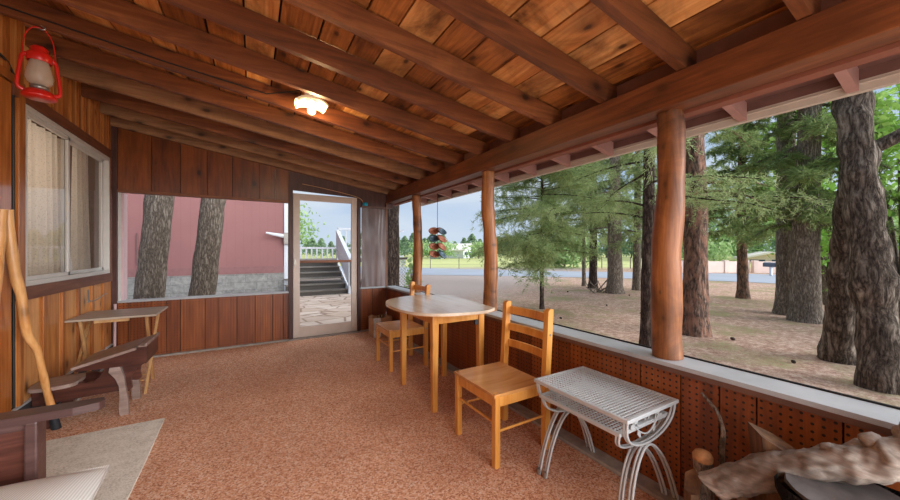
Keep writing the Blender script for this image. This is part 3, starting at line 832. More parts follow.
m = MB(); m.prism(rel([(-1.07,.37),(-.69,.37),(-.69,.498),(-.737,.498),(-.75,.485),(-1.07,.392)]), Y0+.012, Y1-.012, 'y'); m.build('desk_box', M['darkwood'], t, bevel=.003)
m = MB(); m.prism(rel([(-1.085,.386),(-.745,.482),(-.75,.5),(-1.09,.405)]), Y0, Y1, 'y'); lid = m.build('lid', M['desklid'], t, bevel=.004)
m = MB(); m.box(-.737-ox, -.688-ox, Y0, Y1, .4985, .508); m.box(-.698-ox, -.684-ox, Y0, Y1, .5, .525); m.build('pencil_ledge', M['desklid'], lid, bevel=.003)
m = MB(); so = [(-1.305,-.15),(-1.28,-.2),(-1.2,-.215),(-1.11,-.2),(-1.075,-.16),(-1.07,-.08),(-1.075,-.0),(-1.1,.05),(-1.2,.06),(-1.28,.05),(-1.305,0)]
m.prism([(p.x, p.y) for p in catmull([(a-ox, b, 0) for a, b in so], 4, True)], .271, .295, 'z'); m.build('seat', M['desklid'], t, bevel=.005)

# bench with white cushion, bottom left
t = thing('wooden_bench', 'dark wooden armed bench with white cushion seat at the lower left', 'bench', (-.86, 1.35, 0))
ox, oy = -.86, 1.35
def bx(m, x0, x1, y0, y1, z0, z1): m.box(x0-ox, x1-ox, y0-oy, y1-oy, z0, z1)
for (ya, yb) in ((1.875, 1.965), (.70, .79)):
    m = MB()
    ar = [(-1.24, ya-oy), (-.60, ya-oy), (-.53, ya-oy+.02), (-.52, (ya+yb)/2-oy), (-.535, yb-oy-.01), (-1.24, yb-oy)]
    m.prism([(a-ox, b) for a, b in ar], .585, .615, 'z'); m.build('arm', M['bench'], t, bevel=.005)
    ym = (ya+yb)/2
    m = MB(); bx(m, -.73, -.695, ym-.04, ym+.03, 0, .585); m.build('leg', M['bench'], t, bevel=.006)
    m = MB(); bx(m, -1.24, -1.17, ym-.03, ym+.03, 0, .95); m.build('leg', M['bench'], t, bevel=.006)
    m = MB(); bx(m, -1.17, -.73, ym-.012, ym+.012, .2, .57); m.build('end_panel', M['darkwood'], t)
    m = MB(); bx(m, -1.17, -.73, ym-.022, ym+.022, .555, .585); m.build('arm_rail', M['bench'], t)
m = MB(); bx(m, -1.235, -.60, .79, 1.885, .28, .33); m.build('seat', M['bench'], t, bevel=.004)
m = MB(); bx(m, -1.24, -1.205, .79, 1.875, .5, .93); m.build('backrest', M['bench'], t, bevel=.004)
# cushion as a soft rounded pad
m = MB(); nx, ny = 26, 30; top = []; bot = []
x0, x1, y0, y1 = -1.2, -.465, .85, 1.86
for j in range(ny+1):
    for i in range(nx+1):
        u, v = 2*i/nx-1, 2*j/ny-1
        e = (max(0, 1-abs(u)**3.2)*max(0, 1-abs(v)**4))**.6
        xx = (x0+x1)/2+(x1-x0)/2*u*(1-.06*(v*v)*(abs(u) > .8)); yy = (y0+y1)/2+(y1-y0)/2*v*(1-.02*u*u)
        top.append((xx-ox, yy-oy, .37+.08*e**1.3+.012*e*mnoise.noise(Vector((u*2, v*2, 3))))); bot.append((xx-ox, yy-oy, .375-.042*e))
ff = [(j*(nx+1)+i, j*(nx+1)+i+1, (j+1)*(nx+1)+i+1, (j+1)*(nx+1)+i) for j in range(ny) for i in range(nx)]
m.add(top, ff, True); m.add(bot, [f[::-1] for f in ff], True)
o = m.build('cushion', M['cushion']); o.location = (ox, oy, 0)
tag(o, 'ribbed off-white cushion lying on the dark bench at the lower left', 'cushion')

# rug
m = MB(); m.prism([(-1.18,3.165),(-.545,3.165),(-.53,2.6),(-.52,1.6),(-1.18,1.6)], .0005, .012, 'z')
tag(m.build('area_rug', M['rug'], bevel=.003), 'beige pile rug on the orange carpet beside the bench', 'rug')

# walking sticks
t = thing('walking_stick', 'crooked peeled walking stick with black rubber tip in front of school desk', 'walking stick')
pth = [(-1.283,3.14,1.476),(-1.275,3.15,1.28),(-1.262,3.17,1.07),(-1.247,3.19,.95),(-1.23,3.215,.70),(-1.205,3.26,.58),(-1.195,3.29,.43),(-1.185,3.33,.27),(-1.165,3.37,.06)]
m = MB(); m.tube(catmull(pth, 5), [.027-.008*k/40 for k in range(41)], 10, wob=.25, wscale=9); shaft = m.build('shaft', M['stick'], t)
m = MB(); m.tube([(-1.168,3.365,.085),(-1.16,3.38,.0)], [.022,.026], 10); m.build('rubber_tip', M['rubber'], shaft, label='black rubber tip')
m = MB(); m.tube(catmull([(-1.285,3.09,1.47),(-1.28,3.05,1.2),(-1.25,2.9,.75),(-1.2,2.7,.35),(-1.13,2.55,.0)], 6), [.026-.006*k/24 for k in range(25)], 10, wob=.2, wscale=9)
tag(m.build('walking_stick', M['stick']), 'plain wooden stick leaning on the varnished door at the left edge', 'walking stick')

# red lantern
t = thing('oil_lantern', 'red hurricane oil lantern with glass chimney hanging from a rafter', 'lantern', (-1.095, 2.985, 2.135), .5)
t.scale = (.62, .62, .95)
m = MB(); m.lathe([(.0,.0),(.108,.0),(.116,.008),(.112,.02),(.085,.045),(.05,.055),(0,.055)], n=28); m.build('fuel_tank', M['red'], t)
m = MB(); m.lathe([(.05,.055),(.062,.06),(.062,.075),(.04,.085),(.035,.1),(.0,.1)], n=20); bur = m.build('burner', M['metalgrey'], t)
m = MB(); m.lathe([(.05,.08),(.08,.095),(.094,.12),(.09,.15),(.074,.2),(.062,.235),(.06,.25)], n=24); m.build('glass_chimney', M['chimney'], t)
m = MB(); m.lathe([(.078,.226),(.084,.23),(.084,.272),(.066,.285),(.06,.288),(.06,.31),(.04,.325),(0,.325)], n=24); m.build('hood', M['red'], t)
for s in (-1, 1):
    m = MB(); m.tube(catmull([(s*.075,0,.262),(s*.105,0,.245),(s*.115,0,.2),(s*.133,0,.09),(s*.13,0,.05),(s*.095,0,.035)], 5), .014, 8); m.build('side_tube', M['red'], t)
m = MB(); m.tube(catmull([(-.1,0,.22),(-.1,0,.3),(-.085,0,.38),(-.045,0,.432),(0,0,.445),(.045,0,.432),(.085,0,.38),(.1,0,.3),(.1,0,.22)], 5), .0045, 6); m.build('bail_handle', M['red'], t)
m = MB(); m.tube(catmull([(.07,0,.13),(.0,-.082,.12),(-.07,0,.13)], 6), .0025, 5); m.tube(catmull([(.07,0,.16),(.0,-.08,.1),(-.07,0,.1)], 6), .0025, 5); m.build('wire_guard', M['metalgrey'], bur)
m = MB(); m.tube(catmull([(-1.085,2.985,2.576),(-1.085,2.985,2.572),(-1.07,2.985,2.56),(-1.085,2.985,2.55),(-1.1,2.985,2.56)], 4), .004, 6)
tag(m.build('ceiling_hook', M['metalgrey']), 'small metal hook holding the red lantern under the rafter', 'hook')

# ceiling lamp with bent glass shade
t = thing('ceiling_lamp', 'lit square bent-glass ceiling lamp with bare bulb between two rafters', 'lamp', (.40, 2.80, 2.3), 0)
LX = zr(.4) + .14 - 2.3
m = MB(); n = 24; vs = []
hw = .118
for j in range(n+1):
    for i in range(n+1):
        u, v = 2*i/n-1, 2*j/n-1
        rr_ = max(abs(u), abs(v)); e = (abs(u)**3+abs(v)**3)**(1/3)
        k = 1/max(1, (abs(u)**6+abs(v)**6)**(1/6)/1.0)
        edge = max(0, e-.55)/.45
        vs.append((u*hw*k*(1-.08*abs(v)**4), v*hw*.85*k*(1-.08*abs(u)**4), .1-.035*edge**1.5))
m.add(vs, [(j*(n+1)+i, j*(n+1)+i+1, (j+1)*(n+1)+i+1, (j+1)*(n+1)+i) for j in range(n) for i in range(n)], True)
m.build('glass_shade', M['shade'], t)
m = MB(); m.lathe([(0,-.02),(.018,-.016),(.03,.002),(.03,.018),(.02,.04),(.014,.06),(.014,.08)], n=18); m.build('bulb', M['bulb'], t)
m = MB(); m.lathe([(.0,.08),(.03,.08),(.035,.1),(.05,.112),(.05,LX-.001),(0,LX-.001)], n=18); lb_ = m.build('lamp_base', M['whitepaint'], t)
m = MB(); m.tube([(.35, 2.86, zr(.35)+.13), (.1, 2.975, zr(.1)+.05), (-.5, 2.985, zr(-.5)+.035), (-1.25, 2.985, zr(-1.25)+.04)], .005, 6)
tag(m.build('cable', M['cable']), 'dark lamp cable stapled along the rafter left of the ceiling lamp', 'cable')
pl = bpy.data.lights.new('lamp_light', 'POINT'); pl.energy = 12; pl.color = (1,.66,.3); pl.shadow_soft_size = .03
plo = bpy.data.objects.new('lamp_light', pl); C.objects.link(plo); plo.location = (.40, 2.80, 2.262)
rl_ = bpy.data.lights.new('curtain_fill', 'POINT'); rl_.energy = 22; rl_.color = (1,.9,.78); rl_.shadow_soft_size = .25  # point light added behind the lace to brighten the curtains
rlo = bpy.data.objects.new('curtain_fill', rl_); C.objects.link(rlo); rlo.location = (XL-.85, 3.9, 1.9)

# paper bag with kindling in the far corner
t = thing('paper_bag', 'open brown paper bag of kindling in the far corner', 'bag', (1.6, 4.72, 0))
m = MB(); n = 24; vs = []; rows = 8
for j in range(rows+1):
    tt = j/rows
    for k in range(n):
        a = 2*PI*k/n
        cx, cy = math.cos(a), math.sin(a); s_ = 1/max(abs(cx), abs(cy))**.85
        rr_ = 1+.06*tt+.05*mnoise.noise(Vector((cx*2, cy*2, tt*4)))
        vs.append((cx*s_*.14*rr_, cy*s_*.1*rr_, .27*tt+.02*mnoise.noise(Vector((cx*3, cy*3, 9)))*(tt > .9)))
m.add(vs, [(j*n+k, j*n+(k+1) % n, (j+1)*n+(k+1) % n, (j+1)*n+k) for j in range(rows) for k in range(n)], True)
m.add(vs[:n], [tuple(range(n))[::-1]]); m.build('bag_paper', M['paperbag'], t)
rk = random.Random(8)
for q in range(7):
    a = rk.uniform(0, 6.28); m = MB(); x0, y0 = rk.uniform(-.08,.08), rk.uniform(-.05,.05)
    x1, y1 = min(.125, max(-.125, x0+rk.uniform(-.06,.06))), min(.09, max(-.09, y0+rk.uniform(-.05,.05)))
    m.tube([(x0*.7, y0*.7, .02+.003*q), (x1, y1, rk.uniform(.26,.31))], rk.uniform(.008,.018), 6, wob=.4, wscale=20, smooth=False, rnd=rk.random())
    o = m.build('kindling_stick', M['fire'] if q % 2 else M['bark']); o.location = t.location
    tag(o, 'split kindling stick in the brown paper bag in the corner', 'kindling', 'kindling in the paper bag')
m = MB(); n = 8
vs = [(-.135+.1*i/n, -.105+.012*math.sin(i*2+j), (.001+.275*j/n)) for j in range(n+1) for i in range(n+1)]
m.add(vs, [(j*(n+1)+i, j*(n+1)+i+1, (j+1)*(n+1)+i+1, (j+1)*(n+1)+i) for j in range(n) for i in range(n)], True)
o = m.build('newspaper', M['paper']); o.location = (1.6, 4.70, 0); tag(o, 'crumpled white newspaper at the edge of the paper bag', 'newspaper')
m = MB(); m.tube(catmull([(-.03,0,.01),(0,.012,.012),(.03,.005,.008)], 4), .008, 6); o = m.build('litter_scrap', plain('green_scrap', srgb(120,140,110), .7)); o.location = (1.42, 4.28, 0)
tag(o, 'small grey-green scrap lying on the carpet beside the far chair', 'scrap')

# firewood corner at lower right --------------------------------------------
def blob_log(name, mat, p0, p1, r, n=16, seg=14, wob=.2, ws=6, seed=0, flat=1.0, endmat=None):
    m = MB(); p0, p1 = Vector(p0), Vector(p1)
    pts = [p0.lerp(p1, k/seg) for k in range(seg+1)]
    m.tube(pts, r, n, wob=wob, wscale=ws, seed=seed)
    return m.build(name, mat)
t = thing('tree_stump', 'upright blackened log with grey sawn top under the driftwood', 'log', (1.6, .28, 0))
m = MB(); m.tube([(0,0,.47*k/14) for k in range(15)], [.15+.012*math.sin(k) for k in range(15)], 36, cap=False, wob=.25, wscale=16); m.build('bark_side', M['barkchop'], t)
m = MB(); m.tube([(0,0,.462),(0,0,.472)], [.146,.143], 30, wob=.1, wscale=14); m.build('sawn_top', M['stumptop'], t)
def split_wood(lab, loc, rot, h, w, d, mat=None):
    m = MB(); n = 10; vs = []
    prof = [(-w,-d*.2),(-w*.4,-d),(w*.3,-d*.9),(w,-d*.1),(w*.5,d),(-w*.5,d*.8)]
    for k in range(n+1):
        z = h*k/n
        for (a, b) in prof:
            q = 1+.12*mnoise.noise(Vector((a*20+z*7, b*20, loc[0]*9)))
            vs.append((a*q, b*q, z + (+.05*a/w if k == n else 0)))
    c = len(prof)
    m.add(vs, [(k*c+i, k*c+(i+1) % c, (k+1)*c+(i+1) % c, (k+1)*c+i) for k in range(n) for i in range(c)])
    m.add(vs[:c], [tuple(range(c))[::-1]]); m.add(vs[-c:], [tuple(range(c))])
    o = m.build('firewood', mat or M['fire']); o.location = loc; o.rotation_euler = rot
    tag(o, lab, 'firewood', 'firewood below the right wall'); return o
split_wood('wide split firewood piece with slanted top leaning on the perforated wall', (1.69, .435, 0), (0, .05, 1.75), .515, .085, .045)
split_wood('short split firewood piece at the bottom edge, left of the driftwood end', (1.565, .70, 0), (0, .06, .2), .26, .04, .03)
split_wood('split firewood piece standing below the driftwood, beside the blackened log', (1.56, .505, 0), (0, 0, 1.0), .27, .05, .035)
t = thing('small_log', 'small round log with tan end beside the driftwood tip', 'log', (1.66, .69, 0))
m = MB(); m.tube([(0,0,0),(0,.0,.16),(-.02,0,.35)], [.034,.033,.036], 14, wob=.2, wscale=12); m.build('log_side', M['bark'], t)
m = MB(); m.lathe([(.036,.0),(.037,.018),(.028,.034),(.012,.04),(0,.041)], (-.02,0,.345), 14); m.build('rounded_end', M['stone_end'], t)
m = MB(); m.tube(catmull([(1.735,.655,.0),(1.735,.655,.2),(1.74,.66,.37),(1.765,.665,.44),(1.785,.69,.5),(1.795,.72,.53),(1.805,.765,.565)], 6), [.012-.006*k/36 for k in range(37)], 7, wob=.2, wscale=30)
tag(m.build('bare_twig', M['bark']), 'thin curved bare grey twig leaning on the perforated wall', 'twig')
# driftwood: long slab, gnarled at its right end
m = MB(); seg, n = 90, 56; vs = []
A, B = Vector((1.575,.625,.300)), Vector((1.725,.10,.66))
ax = (B-A).normalized(); sd = Vector((1,0,0)); sd = (sd - ax*sd.dot(ax)).normalized(); upv = sd.cross(ax)
if upv.z < 0: upv = -upv
for k in range(seg+1):
    tt = k/seg
    w = .055 + .008*math.sin(tt*3)
    hgt = .05 + .006*math.sin(tt*7) + .012*max(0, (tt-.35))
    c0 = A.lerp(B, tt) + Vector((0,0,.02*math.sin(tt*4)))
    for q in range(n):
        a = 2*PI*q/n
        d = sd*math.cos(a)*w + upv*math.sin(a)*hgt
        p = c0 + d
        kn = mnoise.noise(p*9)*.16*min(1, tt*4) + (abs(mnoise.noise(p*15+Vector((3,1,2))))*1.8*max(0, tt-.4)) + mnoise.noise(p*38)*.12 + abs(mnoise.noise(p*26+Vector((7,7,7))))*.9*max(0, tt-.45) - abs(mnoise.noise(Vector((p.x*60, p.y*8, p.z*60))))*.14 + mnoise.noise(Vector((math.cos(a)*3, math.sin(a)*3, tt*2)))*.12
        vs.append(c0 + d*(1+kn) + (ax*(-.03*math.sin(a)) if k == 0 else Vector((0,0,0))))
m.add(vs, [(k*n+q, k*n+(q+1) % n, (k+1)*n+(q+1) % n, (k+1)*n+q) for k in range(seg) for q in range(n)], True)
m.add(vs[:n], [tuple(range(n))[::-1]]); m.add(vs[-n:], [tuple(range(n))])
for (tt, a, l, r_) in ((.62, 1.9, .05, .02), (.78, 1.7, .055, .024), (.9, 1.4, .05, .026)):
    c0 = A.lerp(B, tt); d = sd*math.cos(a)*.06+upv*math.sin(a)*.075
    m.tube(catmull([c0+d*.4, c0+d*.75, c0+d*.9-ax*l*.4+upv*l*.15], 4), [r_*1.3]*3+[r_*1.1]*3+[r_*.8,r_*.6]+[r_*.25], 10, wob=.4, wscale=20)
tag(m.build('driftwood', M['drift']), 'large gnarled grey-tan driftwood slab resting on logs at lower right', 'driftwood')

# ----------------------------------------------------------------------------
# outside
# ----------------------------------------------------------------------------
m = MB(); S = 160
m.add([(-S,-60,GZ),(S,-60,GZ),(S,S,GZ),(-S,S,GZ)], [(0,1,2,3)]); struct(m.build('ground', M['ground']))
m = MB(); m.box(-.2, 3.3, YB+.12, 10.4, GZ-.05, GZ+.02); struct(m.build('patio', M['flag']))
# road
far = [(2.0,35.0),(8.7,25.6),(10.7,22.7),(15.7,15.6),(21.4,10.1),(23.9,7.4),(25.0,4.2),(25.0,1.9),(22.0,-6)]
near = [(-.5,25.0),(6.1,18.1),(7.7,16.3),(12.4,12.2),(16.3,7.8),(17.7,5.4),(17.9,2.9),(17.4,1.4),(14.5,-6)]
m = MB(); vs = []
for (p, q) in zip(catmull([(u[0], u[1], GZ+.012) for u in far], 4), catmull([(u[0], u[1], GZ+.012) for u in near], 4)): vs += [p, q]
m.add(vs, [(2*i, 2*i+1, 2*i+3, 2*i+2) for i in range(len(vs)//2-1)]); struct(m.build('road', M['dirtroad']))

# mauve building
t = thing('mauve_building', 'mauve sided building with grey block base behind the back opening', 'building', (-4, 11.15, GZ))
m = MB(); m.box(-8, 4.83, 0, 6, .66, 5.2); m.build('siding', M['redpaint'], t)
m = MB(); m.box(-8, 4.84, -.03, 0, .66, .86); m.build('skirt_board', plain('mauve_skirt', srgb(150,104,102), .7), t)
m = MB(); m.box(-8, 4.83, -.02, 6, -.3, .66); m.build('block_base', M['block'], t)
m = MB(); m.box(4.83, 4.93, -.04, .05, .0, 5.2); m.build('corner_trim', M['whitepaint'], t)
m = MB(); m.tube([(1.55,-.03,.95),(1.55,-.03,1.75)], .012, 5); m.build('conduit', plain('grey_pipe', srgb(130,96,94), .6), t)
t = thing('floodlight', 'white floodlight fixture on the corner of the mauve building', 'outdoor light', (.9, 11.05, 1.62))
m = MB(); m.box(-.09, .07, -.08, .06, -.2, .12); m.build('junction_box', M['metalgrey'], t)
m = MB(); m.tube([(-.1,-.04,.02),(-.55,-.1,.1)], [.06,.03], 10); m.build('lamp_head', M['whitepaint'], t)

# deck stairs seen through the screen door
t = thing('deck_stairs', 'grey wooden steps rising to a deck beyond the flagstones', 'stairs', (1.55, 10.35, GZ))
for k in range(6):
    z = .16*(k+1)
    m = MB(); m.box(-.72, .95, .27*k, .27*k+.3, z-.035, z); m.build('tread', M['stepwood'], t)
    if k != 2: 
        m = MB(); m.box(-.72, .95, .27*k+.05, .27*k+.07, z-.16, z-.035); m.build('riser', plain('dark_riser_%d' % k, srgb(92,86,80), .8), t)
m = MB(); m.box(-1.0, 3.0, 1.65, 5.5, .9, .96); m.build('deck', M['stepwood'], t)
m = MB()
m.prism([(-.1, -.1), (.16, -.02), (1.75, .78), (5.5, .78), (5.5, .93), (1.65, .95), (-.1, .18)], .96, 1.0, 'x'); m.build('stringer', M['whitepaint'], t)
t = thing('stair_railing', 'white sloping stair railing on the right of the deck steps', 'railing', (2.53, 10.2, GZ))
m = MB(); m.prism([(0, 0), (.09, 0), (.09, .98), (0, .98)], -.04, .05, 'x'); m.build('post', M['whitepaint'], t, bevel=.005)
m = MB(); m.prism([(-.06, 1.0), (1.75, 1.93), (1.75, 2.02), (-.06, 1.09)], -.05, .06, 'x'); m.build('handrail', M['whitepaint'], t)
m = MB(); m.prism([(.0, .26), (1.75, 1.14), (1.75, 1.9), (.0, .98)], -.01, .02, 'x'); m.build('panel', M['whitepaint'], t)
m = MB(); m.prism([(1.66, .9), (1.75, .9), (1.75, 2.0), (1.66, 2.0)], -.04, .05, 'x'); m.build('post', M['whitepaint'], t, bevel=.005)
t = thing('deck_railing', 'white balustrade along the right side of the deck, behind the stairs', 'railing', (2.6, 12.0, GZ))
m = MB(); m.box(-.03, 2.4, 0, .08, 2.02, 2.1); m.build('handrail', M['whitepaint'], t)
m = MB(); m.box(-.03, 2.4, .02, .06, 1.06, 1.12); m.build('bottom_rail', M['whitepaint'], t)
for k in range(12):
    m = MB(); m.box(.03+.19*k, .08+.19*k, .02, .06, 1.12, 2.02); m.build('baluster', M['whitepaint'], t)
t = thing('deck_railing', 'low white balustrade at the far edge of the deck, left of stairs', 'railing', (.3, 15.9, GZ))
m = MB(); m.box(-.3, 4.2, 0, .08, 1.38, 1.46); m.build('handrail', M['whitepaint'], t)
m = MB(); m.box(-.3, 4.2, .02, .06, .88, .95); m.build('bottom_rail', M['whitepaint'], t)
for k in range(20):
    m = MB(); m.box(-.25+.22*k, -.19+.22*k, .02, .06, .95, 1.38); m.build('baluster', M['whitepaint'], t)

# lattice panel and shrub beside the corner trunk
t = thing('lattice_panel', 'white diagonal lattice panel beside the corner tree trunk', 'lattice', (2.97, 7.6, GZ))
LW, LH = .26, 1.1
m = MB()
for sg in (-1, 1):
    k = -LH
    while k < LW + LH:
        pts = []
        for f in range(61):
            zz = LH*f/60; xx = k + sg*zz
            if 0 <= xx <= LW: pts.append((xx, zz))
        if len(pts) > 2: m.tube([(pts[0][0], .012*sg, pts[0][1]), (pts[-1][0], .012*sg, pts[-1][1])], .011, 4, smooth=False)
        k += .082
m.build('lattice_strips', M['whitepaint'], t)
m = MB(); m.box(-.02, LW+.02, -.025, .025, LH, LH+.05); m.build('top_rail', plain('dark_lattice_cap', srgb(90,84,80), .6), t)
m = MB(); m.box(-.03, .0, -.02, .02, 0, 1.75); m.build('post', M['whitepaint'], t)

# foliage ---------------------------------------------------------------------
def blades(cent, dirs, length, width, rnd):
    """thin triangles: one per centre, pointing along dirs"""
    n = len(cent)
    d = dirs/np.linalg.norm(dirs, axis=1, keepdims=True)
    o = NP.normal(size=(n, 3)); o -= d*(o*d).sum(1, keepdims=True); o /= np.linalg.norm(o, axis=1, keepdims=True)
    L = length*(.6+.8*NP.random(n))[:, None]; W = width*(.7+.6*NP.random(n))[:, None]
    v = np.empty((n, 3, 3)); v[:, 0] = cent - o*W; v[:, 1] = cent + o*W; v[:, 2] = cent + d*L
    return v.reshape(-1, 3), np.arange(n*3).reshape(-1, 3)

def leaves(cent, size):
    n = len(cent)
    a = NP.normal(size=(n, 3)); a /= np.linalg.norm(a, axis=1, keepdims=True)
    b = NP.normal(size=(n, 3)); b -= a*(a*b).sum(1, keepdims=True); b /= np.linalg.norm(b, axis=1, keepdims=True)
    s = size*(.6+.8*NP.random(n))[:, None]
    v = np.empty((n, 4, 3)); v[:, 0] = cent-a*s; v[:, 1] = cent+b*s*.55; v[:, 2] = cent+a*s; v[:, 3] = cent-b*s*.55
    return v.reshape(-1, 3), np.arange(n*4).reshape(-1, 4)

def trunk_obj(parent, base, top, r0, r1, mat, wob=.12, seed=0, flare=.35, n=20, seg=26, bend=.0, name='trunk', burl=0):
    m = MB(); pts = []; rad = []
    b, tp = Vector(base), Vector(top)
    for k in range(seg+1):
        t = k/seg
        p = b.lerp(tp, t) + Vector((bend*math.sin(t*5+seed), bend*math.cos(t*4+seed*2), 0))*min(1, t*3)
        z = p.z - b.z
        r = r0+(r1-r0)*t + r0*flare*math.exp(-z/(.9*r0+.05))
        if burl: r *= 1 + burl*max(0, mnoise.noise(Vector((seed, 0, z*2.4))))*1.2
        pts.append(p); rad.append(r)
    m.tube(pts, rad, n, wob=wob, wscale=1.6/r0*.5, seed=seed)
    return m.build(name, mat, parent)

def conifer(name, lab, base, h, r0, barkm, leafm, crown0, crown_r, nbr, per, blade_l, blade_w, seed, group='trees in the pine yard', bare=0, lean=(0,0), droop=.25, cat='tree', trunk_n=18, taper=.6):
    """single trunk tree: trunk, branches, one foliage mesh"""
    rd = random.Random(seed)
    t = thing(name, lab, cat, base, 0, group)
    top = (lean[0], lean[1], h)
    trk = trunk_obj(t, (0,0,-.05), top, r0, r0*.45, barkm, seed=seed, bend=r0*.25, n=trunk_n)
    bm_ = MB(); cents = []; dirs = []; rr = []
    for k in range(nbr):
        f = (k+rd.random())/nbr
        z = crown0+(h-crown0)*f
        az = rd.uniform(0, 2*PI)
        L = crown_r*(1-taper*f)*rd.uniform(.6, 1.1)
        p0 = Vector((lean[0]*z/h, lean[1]*z/h, z))
        d = Vector((math.cos(az), math.sin(az), rd.uniform(-.1, .35)))
        pts = [p0 + d*L*q + Vector((0,0,-droop*L*q*q)) + Vector((mnoise.noise(Vector((k, q*3, seed))), mnoise.noise(Vector((q*3, k, seed))), 0))*.12*L*q for q in (0,.2,.4,.6,.8,1)]
        cp = catmull(pts, 3)
        bm_.tube(cp, [max(.004, r0*.16*(1-q/len(cp))+.004) for q in range(len(cp))], 5, cap=False)
        # twigs
        nt = max(3, int(per/26))
        tone = rd.uniform(-.22, .22)
        for _ in range(nt):
            u = rd.uniform(.25, 1.0); p = cp[min(len(cp)-1, int(u*(len(cp)-1)))]
            td = Vector((rd.gauss(0,1), rd.gauss(0,1), rd.gauss(-.15,.5))).normalized()
            tl = .3*L*rd.uniform(.5, 1.1)*(1.15-.5*u)
            nb = 26
            s = NP.random((nb, 1))
            c = np.array(p)[None]+np.array(td)[None]*tl*s+np.array((0,0,-.25*tl))[None]*s*s
            cents.append(c + NP.normal(scale=.03*tl+.006, size=(nb, 3))); dirs.append(np.array(td)[None]*.9+NP.normal(scale=.55, size=(nb, 3))+np.array((0,0,-.15)))
            rr.append(np.clip(.5+tone+NP.normal(scale=.16, size=nb), 0, 1))
    bm_.build('branches', barkm, trk)
    v, f = blades(np.vstack(cents), np.vstack(dirs), blade_l, blade_w, None)
    np_mesh('foliage', v, f, leafm, t, np.concatenate(rr))
    return t

# yard trees, from near to far
conifer('juniper_tree', 'slender young tree with feathery green crown behind the round table', (5.644, 5.522, GZ), 4.2, .05, M['barkdark'], M['needle'], 1.0, 1.75, 90, 1300, .085, .0055, 31, taper=.2, droop=.15)
conifer('pine_tree', 'dark slim trunk close behind the nearest log post', (4.64, 2.61, GZ), 6.5, .085, M['barkdark'], M['needle'], 1.75, 1.7, 46, 1200, .06, .0036, 32, droop=.15)
conifer('pine_tree', 'reddish flaky-barked pine trunk right of the nearest log post', (6.04, 2.661, GZ), 8.5, .175, M['barkred'], M['needledark'], 2.1, 1.6, 34, 1000, .06, .004, 33)
conifer('pine_tree', 'slim tree with bushy crown before the mailbox and road', (11.742, 3.97, GZ), 7, .13, M['barkred'], M['needledark'], 1.6, 1.7, 60, 900, .12, .010, 34)
# twin trunk tree
t = conifer('twin_trunk_tree', 'twin-trunked broad pine with green sprays across its trunk', (8.956, 2.086, GZ), 8, .21, M['bark'], M['needledark'], 1.7, 1.4, 90, 900, .10, .009, 35, droop=.5)
trunk_obj(t, (.62, .42, -.05), (.8, .5, 8), .185, .1, M['bark'], seed=3.3)
# big burled tree
t = conifer('burled_tree', 'massive furrowed trunk with burls at the right edge', (5.181, .737, GZ), 6.5, .20, M['barkbig'], M['leaf'], 3.2, 1.4, 8, 200, .06, .02, 36, lean=(.1, .35), trunk_n=28)
for ch_ in list(t.children):
    if ch_.name.startswith('trunk'):
        for g_ in list(ch_.children): bpy.data.objects.remove(g_)
        bpy.data.objects.remove(ch_)
trunk_obj(t, (.03,-.04,-.05), (.3, .38, 6.5), .135, .122, M['barkbig'], .25, 2.0, .28, 40, 90, .02, 'trunk', .3)
trunk_obj(t, (.93, .42, -.05), (.14, .12, 2.9), .15, .06, M['barkbig'], .22, 5.0, .25, 36, 50, .02, 'trunk', .15)
m = MB(); m.tube(catmull([(.15,.2,2.25),(.3,-.2,2.5),(.5,-.6,2.75),(.7,-1.2,3.1)], 5), [.07-.003*k for k in range(16)], 10, wob=.2, wscale=8); m.build('limb', M['barkbig'], t)
# far yard trunks
for (b, r0, lab, sd, mat) in [((10.589,8.265,GZ), .07, 'thin far trunk standing left of the two far yard trunks', 41, 'bark'), ((10.303,7.671,GZ), .14, 'medium dark far trunk, left neighbour of the stout far trunk', 42, 'barkdark'),
                              ((9.692,6.435,GZ), .22, 'stout grey far trunk with dead branches at its foot', 43, 'bark'), ((11.05,6.547,GZ), .13, 'far trunk just left of the dark slim trunk', 44, 'bark')]:
    conifer('pine_tree', lab, b, 7.5, r0, M[mat], M['needle'], 1.9, 2.0, 40, 700, .12, .010, sd)
# dead branch pile
m = MB(); rk = random.Random(2)
for q in range(16):
    a = rk.uniform(0, 6.28); p = Vector((9.3+rk.uniform(-.35,.2), 6.7+rk.uniform(-.3,.3), GZ+.02))
    m.tube([p, p+Vector((math.cos(a)*.35, math.sin(a)*.35, rk.uniform(.1,.45)))], .012, 4)
tag(m.build('branch_pile', M['bark']), 'small heap of dead branches at the foot of stout far trunk', 'branches', kind='stuff')
# trees in front of the mauve building and round the door
def bare_tree(lab, base, top, r0, r1, seed, mat='bark'):
    t = thing('standing_tree', lab, 'tree', base, 0, 'trunks around the building')
    trunk_obj(t, (0,0,-.05), top, r0, r1, M[mat], .12, seed, .25, 28, 40, .02)
    return t
bare_tree('leaning grey trunk nearer the left end of the back opening', (-1.49, 7.2, GZ), (.47, .1, 6), .19, .165, 51)
bare_tree('leaning grey trunk right of its twin in the back opening', (-.79, 6.95, GZ), (.65, .1, 6), .185, .155, 52)
bare_tree('grey trunk rising behind the white stair railing', (4.35, 13.5, GZ), (.1, 0, 9), .3, .25, 53)
bare_tree('dark thick trunk just outside the far corner beside the plastic sheet', (2.625, 6.9, GZ), (.0, .0, 6), .145, .13, 54, 'barkdark')

